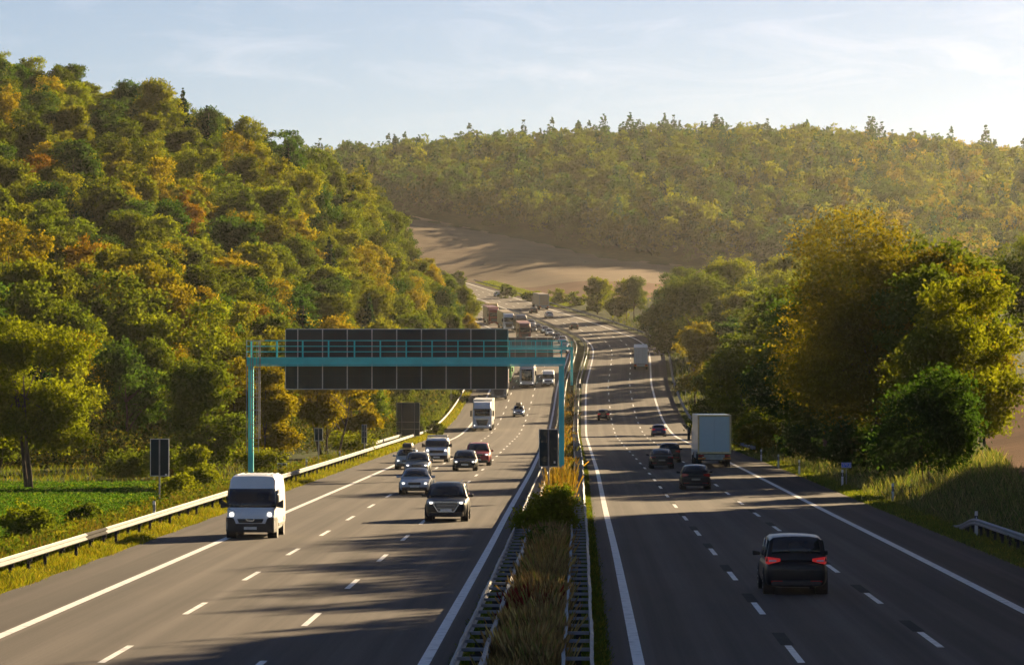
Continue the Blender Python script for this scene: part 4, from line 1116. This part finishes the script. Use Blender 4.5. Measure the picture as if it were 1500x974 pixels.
# vans
def van(paint, label, L=5.4, W=2.05, H=2.52, kind='high', rack=False, front='dark'):
    e = empty('delivery_van' if kind == 'high' else 'crew_van'); f, r, w2 = L/2, -L/2, W/2
    zb = .26
    k = H/2.52
    st = [(r, zb+.12, H-.10, .95), (r+.08, zb, H-.02, .985), (r+.5, zb, H, 1), (f-1.75, zb, H, 1), (f-1.30, zb, H-.06, 1), (f-1.02, zb, 1.99*k if kind == 'high' else H-.14, .995),
          (f-.52, zb, 1.27 if kind == 'high' else 1.20, .985), (f-.12, zb, 1.03, .955), (f-.02, zb+.05, .85, .90)]
    RG = [(0,0),(.86,0),(.975,.05),(1.0,.18),(1.0,.45),(.975,.75),(.90,.95),(.80,1.0),(.4,1.012),(0,1.015)]
    rings = []
    for y, a, b_, q in st:
        pts = [(fx*w2*q, y, a+fz*(b_-a)) for fx, fz in RG]
        rings.append(pts+[(-x, y_, z) for x, y_, z in pts[-2:0:-1]])
    MB().loft(rings).build('body', PAINT, e, smooth=True, bevel=.04, seg=3)
    for sg in (-1, 1):
        MB().box((sg*(w2-.012), -.4, .52), (.05, L*.60, .16)).build('side_moulding', BLACKP, e, bevel=.02)
    if kind == 'high':
        rb = MB()
        for i in range(7): rb.box((-.72+.24*i, -.75, H+.018), (.07, 3.2, .03))
        rb.build('roof_ribs', PAINT, e)
    zt, zbs = (1.99*k, 1.25) if kind == 'high' else (H-.20, 1.24)
    rows = []
    for s_ in np.linspace(0, 1, 4):
        z = zbs+(zt-zbs)*s_; y = (f-.54)+((f-1.02)-(f-.54))*((z-1.27)/(1.99*k-1.27) if kind == 'high' else (z-1.20)/(H-.14-1.20))
        row = []
        for q in np.linspace(-1, 1, 9):
            ww = w2*(.965-.055*s_); row.append((q*ww, y+.075-.06*abs(q)**5, z))
        rows.append(row)
    pane('windscreen', rows, e, 0)
    for sg in (-1, 1):
        z0_, z1_ = 1.32, zt-.05
        q = [(f-.72, z0_), (f-1.72, z0_), (f-1.72, z1_), (f-1.12, z1_)]
        pane('side_window', [[(sg*(w2*(.995-.02*(z>1.5))+.012), y, z) for y, z in (q[0], q[1])], [(sg*(w2*.972+.012), y, z) for y, z in (q[3], q[2])]], e, 0)
        hl = MB().loft([[(sg*w2*.60,f-.03,.86),(sg*w2*.64,f-.10,1.10),(sg*w2*.64,f-.4,1.12),(sg*w2*.60,f-.3,.86)],[(sg*w2*.93,f-.14,.84),(sg*w2*.94,f-.30,1.20),(sg*w2*.93,f-.6,1.22),(sg*w2*.90,f-.5,.84)]]).build('headlight', LAMP, e, bevel=.02)
        MB().box((sg*w2*.755, f-.06, .97), (.17,.10,.17)).build('headlamp_bulb', LAMPON, hl, bevel=.05)
        MB().loft([[(sg*w2*.97,f-.80,1.25),(sg*w2*.97,f-.80,1.40),(sg*w2*.97,f-.72,1.40),(sg*w2*.97,f-.72,1.25)],[(sg*(w2+.26),f-.86,1.20),(sg*(w2+.26),f-.86,1.56),(sg*(w2+.26),f-.68,1.56),(sg*(w2+.26),f-.68,1.20)]]).build('wing_mirror', BLACKP, e, bevel=.03)
        MB().box((sg*w2*.90,r-.005,1.25), (.16,.05,.75)).build('taillight', TAIL, e, bevel=.01)
    if front == 'dark':
        cols_ = []
        for q in np.linspace(-1, 1, 25):
            a = abs(q); yy_ = f+.055-.10*a**4-(.42*((a-.9)/.1)**1.5 if a > .9 else 0); zt_ = .60+.25*float(sm(.62, .68, a)); x_ = q*w2*(1.012 if a > .9 else 1.0)
            cols_.append([(x_, yy_-.02, .25), (x_, yy_, .32), (x_, yy_, zt_-.03), (x_, yy_-.02, zt_), (x_, yy_-.20, zt_), (x_, yy_-.20, .25)])
        MB().loft(cols_).build('front_bumper', BLACKP, e)
        g = MB().loft([[(-.55,f+.0,.80),(.55,f+.0,.80),(.47,f+.03,.63),(-.47,f+.03,.63)],[(-.53,f+.05,.79),(.53,f+.05,.79),(.45,f+.06,.64),(-.45,f+.06,.64)]]).build('grille', BLACKP, e, bevel=.015)
        v_ = MB()
        for a, b_ in (((-.17,f+.075,.80),(-.11,f+.08,.72)),((-.11,f+.08,.72),(.11,f+.08,.72)),((.11,f+.08,.72),(.17,f+.075,.80))): v_.bar(a, b_, .035)
        v_.build('grille_emblem', CHROME, g)
    else:
        MB().box((0,f-.03,.86), (1.15,.1,.22)).build('grille', BLACKP, e, bevel=.04)
        MB().box((0,f-.02,.40), (W*.92,.16,.34)).build('front_bumper', BLACKP, e, bevel=.05)
    MB().box((0,f+.07 if front == 'dark' else f+.075,.42), (.52,.02,.11)).build('number_plate', PLATE, e)
    MB().box((0,r+.0,.45), (W*.9,.10,.20)).build('rear_bumper', BLACKP, e, bevel=.03)
    for y in (f-.95, r+1.05):
        for sg in (-1, 1):
            MB().tube([(sg*(w2-.38),y,.36),(sg*(w2+.006),y,.36)], [.42]*2, 22).build('wheel_arch', BLACKP, e)
            wheel(e, sg*(w2-.12), y, .345, .25)
    if rack:
        rk = MB()
        for sg in (-1, 1): rk.bar((sg*w2*.80,r+.3,H+.16), (sg*w2*.80,f-1.5,H+.16), .06)
        for y in np.linspace(r+.3, f-1.5, 5): rk.bar((-w2*.80,y,H+.16), (w2*.80,y,H+.16), .07,.10); rk.box((-w2*.80,y,H+.06), (.05,.05,.2)); rk.box((w2*.80,y,H+.06), (.05,.05,.2))
        rk.build('roof_rack', GREYP, e)
    finish(e, paint, label, 'van'); e['half'] = L/2; return e

def truck(cab, boxc, label, L=16.0, boxh=4.0, detail='white', roofc=None, tractor=True, door='plain'):
    """lorry facing +Y: cab at the front, box or trailer behind"""
    e = empty('lorry'); f, r = L/2, -L/2; w2 = 1.25
    cabm = lambda nm, mb, col, bev=.06: (lambda o: (setattr(o, 'color', (*col, 1)), o)[1])(mb.build(nm, PAINT, e, bevel=bev, seg=3, smooth=False))
    cl = 2.25
    cb = MB().loft([[(-w2,f-cl,.75),(w2,f-cl,.75),(w2,f-cl,2.95),(-w2,f-cl,2.95)],[(-w2,f-.12,.62),(w2,f-.12,.62),(w2*.98,f-.30,2.90),(-w2*.98,f-.30,2.90)],[(-w2*.94,f,.62),(w2*.94,f,.62),(w2*.92,f-.20,2.86),(-w2*.92,f-.20,2.86)]])
    cabm('cab', cb, cab)
    df = MB().loft([[(-w2*.98,f-cl,2.86),(w2*.98,f-cl,2.86),(w2*.96,f-cl,3.78),(-w2*.96,f-cl,3.78)],[(-w2*.95,f-1.1,2.86),(w2*.95,f-1.1,2.86),(w2*.86,f-1.2,3.66),(-w2*.86,f-1.2,3.66)],[(-w2*.92,f-.28,2.86),(w2*.92,f-.28,2.86),(w2*.84,f-.52,3.28),(-w2*.84,f-.52,3.28)]])
    cabm('roof_deflector', df, roofc or cab)
    rows = []
    for z in (1.92, 2.3, 2.68):
        rows.append([(q*w2*.915, f+.035-.20*(z-.62)/2.24-.06*abs(q)**3, z) for q in np.linspace(-1, 1, 7)])
    pane('windscreen', rows, e, 0)
    MB().box((0,f-.13,2.78), (2.26,.22,.16)).build('sun_visor', BLACKP, e, bevel=.04)
    g = MB().loft([[(-.80,f-.02,1.42),(.80,f-.02,1.42),(.58,f-.01,.72),(-.58,f-.01,.72)],[(-.78,f+.04,1.40),(.78,f+.04,1.40),(.56,f+.05,.74),(-.56,f+.05,.74)]]).build('grille', BLACKP, e, bevel=.02)
    gs = MB()
    for z in (.86,.99,1.12,1.25): gs.box((0,f+.052,z), (1.2+.25*(z-.86),.02,.022))
    gs.build('grille_slats', GREYP, g)
    MB().box((0,f-.035,1.54), (1.7,.06,.14)).build('grille_band', CHROME if detail == 'white' else BLACKP, e, bevel=.02)
    bmp = MB().box((0,f-.10,.50), (2.46,.34,.34)); cabm('front_bumper', bmp, cab, .05)
    for sg in (-1, 1):
        h = MB().box((sg*.98,f-.0,.70), (.36,.12,.22)).build('headlight', LAMP, e, bevel=.04)
        if detail != 'dim': MB().box((sg*.98,f+.06,.70), (.16,.03,.12)).build('headlamp_bulb', LAMPON, h, bevel=.02)
        MB().box((sg*1.45,f-.32,2.25), (.22,.14,.75)).build('wing_mirror', BLACKP, e, bevel=.05)
        pane('side_window', [[(sg*(w2+.004),f-.35,1.95),(sg*(w2+.004),f-1.25,1.95)],[(sg*(w2-.008),f-.45,2.6),(sg*(w2-.008),f-1.25,2.6)]], e, 0)
    MB().box((0,f+.075,.46), (.52,.02,.11)).build('number_plate', PLATE, e)
    # box
    y1, y0 = f-cl-.65, r+.02
    if boxh:
        bx = MB().box((0,(y0+y1)/2,(1.15+boxh)/2), (2.52,y1-y0,boxh-1.15)); cabm('cargo_box', bx, boxc, .03)
        dcol = boxc if door != 'silver' else (.42,.47,.52)
        fr = MB()
        for sg in (-1, 1): fr.box((sg*1.205,r-.01,(1.1+boxh)/2), (.13,.10,boxh-1.1))
        fr.box((0,r-.012,boxh-.07), (2.54,.10,.15)); fr.box((0,r-.012,1.13), (2.54,.10,.16))
        o = fr.build('door_frame', GREYP if door != 'yellow' else CREAM, e, bevel=.01)
        dr = MB()
        for sg in (-1, 1): dr.box((sg*.57,r-.0,(1.2+boxh-.14)/2), (1.12,.06,boxh-1.36))
        o = dr.build('cargo_doors', PAINT, e, bevel=.01); o.color = (*dcol, 1)
        if door != 'plain':
            lr = MB()
            for x in (-.75,-.35,.35,.75): lr.bar((x,r-.05,1.25), (x,r-.05,boxh-.2), .035)
            if door == 'silver': lr.build('lock_rods', STEEL, o)
    ch = MB().box((0,(r+f)/2-.4,.95), (.9,L-1.6,.26)); ch.box((0,r+.18,.62), (2.3,.12,.16)); ch.build('chassis', BLACKP, e)
    pl = MB().box((0,r+.06,.80), (1.55,.05,.40)).build('rear_panel', GREYP, e, bevel=.01)
    for sg in (-1, 1):
        MB().box((sg*1.0,r-.02,.90), (.42,.07,.15)).build('taillight', TAIL, e, bevel=.01)
        MB().box((sg*.95,r-.025,.70), (.58,.05,.14)).build('rear_marker_plate', ORANGE, e)
    ax = [f-1.35, f-4.4]+([r+1.7, r+3.0, r+4.3] if L > 12 else [r+1.9])
    for y in ax:
        for sg in (-1, 1): wheel(e, sg*(w2-.19), y, .50, .36, GREYP)
    if L > 12:
        for sg in (-1, 1): MB().box((sg*1.2, (y0+y1)/2+.6, .85), (.05,(y1-y0)*.45,.45)).build('side_guard', GREYP, e)
    tag(e, label, 'truck'); e['half'] = L/2; return e
CREAM = mat('cream_frame', (.62,.52,.30), .5)

def bus(label):
    e = empty('coach_bus'); L, W, H = 12.0, 2.55, 3.55; f, r, w2 = L/2, -L/2, W/2
    st = [(r,.5,H-.2,.96),(r+.3,.34,H,1),(f-1.2,.34,H,1),(f-.5,.34,H-.08,.99),(f-.12,.36,H-.5,.965),(f,.40,1.5,.95)]
    RG = [(0,0),(.92,0),(1,.05),(1,.5),(.985,.85),(.93,.97),(.80,1.0),(0,1.01)]
    rings = []
    for y, a, b_, q in st:
        pts_ = [(fx*w2*q, y, a+fz*(b_-a)) for fx, fz in RG]; rings.append(pts_+[(-x, y_, z) for x, y_, z in pts_[-2:0:-1]])
    o = MB().loft(rings).build('body', PAINT, e, bevel=.06, seg=3); o.color = (.62,.62,.60,1)
    rows = []
    for z in (1.15,1.5,2.0,2.6,3.05):
        yb_ = f if z < 1.5 else f-.12*(z-1.5)/(H-.5-1.5)
        rows.append([(q*w2*.93, yb_+.04-.10*abs(q)**3, z) for q in np.linspace(-1, 1, 7)])
    pane('windscreen', rows, e, 0)
    for sg in (-1, 1):
        pane('side_window', [[(sg*(w2+.012),f-.9,1.7),(sg*(w2+.012),r+.7,1.7)],[(sg*(w2*.985+.012),f-.9,2.9),(sg*(w2*.985+.012),r+.7,2.9)]], e, 0)
        h = MB().box((sg*.98,f-.02,.82), (.40,.14,.24)).build('headlight', LAMP, e, bevel=.05)
        MB().box((sg*.98,f+.06,.82), (.18,.03,.12)).build('headlamp_bulb', LAMPON, h)
        MB().box((sg*1.45,f+.12,2.45), (.20,.16,.70)).build('wing_mirror', BLACKP, e, bevel=.05)
    MB().box((0,f+.0,.45), (2.3,.10,.22)).build('front_bumper', BLACKP, e, bevel=.03)
    MB().box((0,f+.06,.62), (.52,.02,.11)).build('number_plate', PLATE, e)
    MB().box((0,f-1.2,H+.10), (1.6,1.6,.22)).build('roof_unit', WHITE, e, bevel=.06)
    for y in (f-2.6, r+3.2):
        for sg in (-1, 1):
            MB().tube([(sg*(w2-.5),y,.5),(sg*(w2+.006),y,.5)], [.58]*2, 22).build('wheel_arch', BLACKP, e)
            wheel(e, sg*(w2-.18), y, .5, .32)
    tag(e, label, 'bus'); e['half'] = L/2; return e

NEAR = 'vehicles coming towards the camera'; AWAY = 'vehicles driving away from the camera'; JAM = 'vehicles queuing in the far oncoming lanes'
BLK, SIL, WHT, GRY, RED, BLU = (.008,.009,.012), (.42,.46,.52), (.78,.79,.80), (.12,.13,.14), (.33,.022,.035), (.02,.05,.16)
def car_at(kind, paint, label, Y, u, onc, grp, cat='car', **kw):
    e = car(kind, paint, label, cat, **kw); e['half'] = CARS[kind]['L']/2; return put(e, Y, u, onc, grp)

put(van(WHT, 'white high-roof delivery van with black bumper and lit headlights in the slow lane'), 154, -12.3, True, NEAR)
car_at('suv', BLK, 'black SUV with large chrome-framed grille, nearest of the oncoming cars', 173, -5.0, True, NEAR, grille='big', rails=True)
car_at('sedan', SIL, 'silver-blue sedan with lit round headlights behind the black SUV', 216, -8.3, True, NEAR)
car_at('estate', (.16,.18,.20), 'grey estate car half hidden behind the silver-blue sedan', 263, -10.2, True, NEAR)
car_at('hatch', (.30,.34,.38), 'silver car with a black roof box behind the grey estate car', 281, -11.7, True, NEAR, box=True)
put(van((.62,.66,.72), 'white crew van with a ladder rack on its roof and dark front', L=5.0, W=1.93, H=1.95, kind='low', rack=True, front='low'), 307, -10.4, True, NEAR)
car_at('hatch', BLK, 'black hatchback driving in front of the red SUV', 276, -7.25, True, NEAR)
e = car_at('suv', RED, 'dark red SUV with black roof rails behind the black hatchback', 294, -6.75, True, NEAR, cat='car', rails=True)
put(truck((.74,.76,.78), (.74,.74,.70), 'white truck with black grille on the slow lane past the gantry'), 492, -11.1, True, NEAR)
small_box = car_at('small', SIL, 'silver small car with roof box alone in the middle lane below the bus', 545, -7.25, True, NEAR, box=True)
put(truck((.20,.20,.21), (.40,.36,.30), 'grey truck with red-marked front, cab top hidden by the gantry sign', detail='dim'), 594, -11.25, True, NEAR)
put(truck((.03,.30,.05), (.03,.28,.05), 'green truck of which a strip shows beside the gantry sign', detail='dim'), 640, -11.6, True, NEAR)
put(bus('white coach bus with large windscreen in the middle lane under the gantry beam'), 626, -7.4, True, NEAR)
put(van(WHT, 'white van right of the coach bus under the gantry beam', L=5.4, W=2.0, H=2.45, front='low'), 630, -3.95, True, NEAR)
put(van((.7,.7,.7), 'white van whose roof shows just behind the coach bus', L=5.4, W=2.0, H=2.5, front='low'), 668, -8.0, True, NEAR)
# far queue
put(truck((.30,.055,.04), (.33,.16,.12), 'red truck half hidden by the hillside trees at the back of the queue', detail='dim'), 873, -10.9, True, JAM)
put(truck((.72,.74,.76), (.50,.38,.20), 'white-cabbed truck with tan load box in the far queue'), 844, -10.1, True, JAM)
put(truck((.55,.38,.08), (.60,.42,.14), 'yellow truck behind the white-cabbed one in the far queue', detail='dim', L=10, boxh=3.6), 905, -8.0, True, JAM)
put(truck((.16,.17,.19), (.36,.27,.18), 'dark grey truck behind the brown-red one in the far queue', detail='dim', L=10, boxh=3.4), 837, -7.9, True, JAM)
put(truck((.22,.07,.05), (.36,.17,.10), 'brown-red truck at the head of the far queue just above the gantry', detail='dim', boxh=3.7), 792, -10.6, True, JAM)
q0 = car_at('hatch', SIL, 'silver car in the fast lane at the back of the far queue', 865, -2.9, True, JAM)
for kind, paint, lab, Y, u in [
    ('h', (.30,.33,.36), 'grey car behind the dark grey truck in the far queue', 893, -6.0),
    ('h', WHT, 'white car peeping over the second gantry sign below the brown-red truck', 777, -10.3),
    ('h', (.03,.035,.045), 'dark car squeezed beside the brown-red truck in the far queue', 834, -5.6),
    ('h', (.10,.09,.09), 'dark car left of two silver ones in the queue bend', 839, -3.9),
    ('h', (.48,.50,.52), 'silver car between the dark and the white one in the queue bend', 829, -3.3),
    ('h', (.70,.70,.68), 'white car foremost of three close together in the queue bend', 817, -3.5),
    ('h', (.04,.05,.06), 'dark blue-grey car just below the three close cars in the queue', 795, -3.7),
    ('h', (.55,.56,.58), 'pale car above the far gantry railing', 781, -3.2),
    ('h', (.42,.44,.46), 'silver car partly behind the far gantry railing', 764, -3.2),
    ('h', (.02,.02,.025), 'black car behind the far gantry railing, lowest of the fast-lane queue', 740, -3.3)]:
    c = repaint(q0, paint, lab); c['half'] = 2.15; put(c, Y, u, True, JAM)
# driving away
car_at('mpv', BLK, 'black minivan with lit red tail lamps, nearest vehicle on the right carriageway', 112.5, 7.5, False, AWAY, brake=True)
hb = car_at('hatch', BLK, 'black hatchback with pale roof edge in front of the truck trailer', 226, 8.05, False, AWAY)
car_at('sedan', BLK, 'black sedan left of the truck trailer', 284, 7.3, False, AWAY)
car_at('estate', (.02,.022,.026), 'dark estate car half hidden behind the black sedan', 307, 8.5, False, AWAY)
TRB = truck((.70,.70,.68), (.48,.60,.68), 'large truck with pale blue-grey rear doors in a cream frame on the slow lane', door='yellow')
put(TRB, 287, 11.35, False, AWAY)
car_at('hatch', BLU, 'dark blue hatchback beyond the truck, near the right edge line', 460, 11.2, False, AWAY, brake=True)
sm0 = car_at('small', BLK, 'small black car with red tail lamps in the fast lane of the bend', 533, 4.9, False, AWAY, brake=True)
put(truck((.60,.62,.64), (.48,.50,.52), 'silver container truck in the slow lane of the right bend', door='silver'), 681, 11.55, False, AWAY)
for paint, lab, Y, u in [((.02,.02,.022), 'dark car alone at the top of the right bend', 848, 5.0), ((.62,.65,.68), 'silver car following the dark one at the far bend', 913, 6.4),
    ((.03,.03,.035), 'dark car just below the brown box truck', 941, 6.0), ((.75,.77,.78), 'white car farthest away on the right carriageway', 1060, 9.6)]:
    c = repaint(sm0 if False else hb, paint, lab); c['half'] = 2.15; put(c, Y, u, False, AWAY)
put(truck((.30,.22,.14), (.46,.36,.24), 'brown box truck on the far bend before the red soil field', door='plain', boxh=4.0), 964, 11.2, False, AWAY)

# ------------------------------------------------------------------ air
hz_m, t, o_ = nt('haze_air'); pv = N(t, 'ShaderNodeVolumePrincipled')
pv.inputs['Color'].default_value = (.96,.95,.93,1); pv.inputs['Density'].default_value = HAZE; pv.inputs['Anisotropy'].default_value = .75
t.links.new(pv.outputs[0], o_.inputs['Volume'])
hb_ = MB().box((0, 3300, 95), (7400, 7800, 210)).build('haze', hz_m)
tag(hb_, 'thin sunlit haze filling the valley', 'haze', kind='stuff')
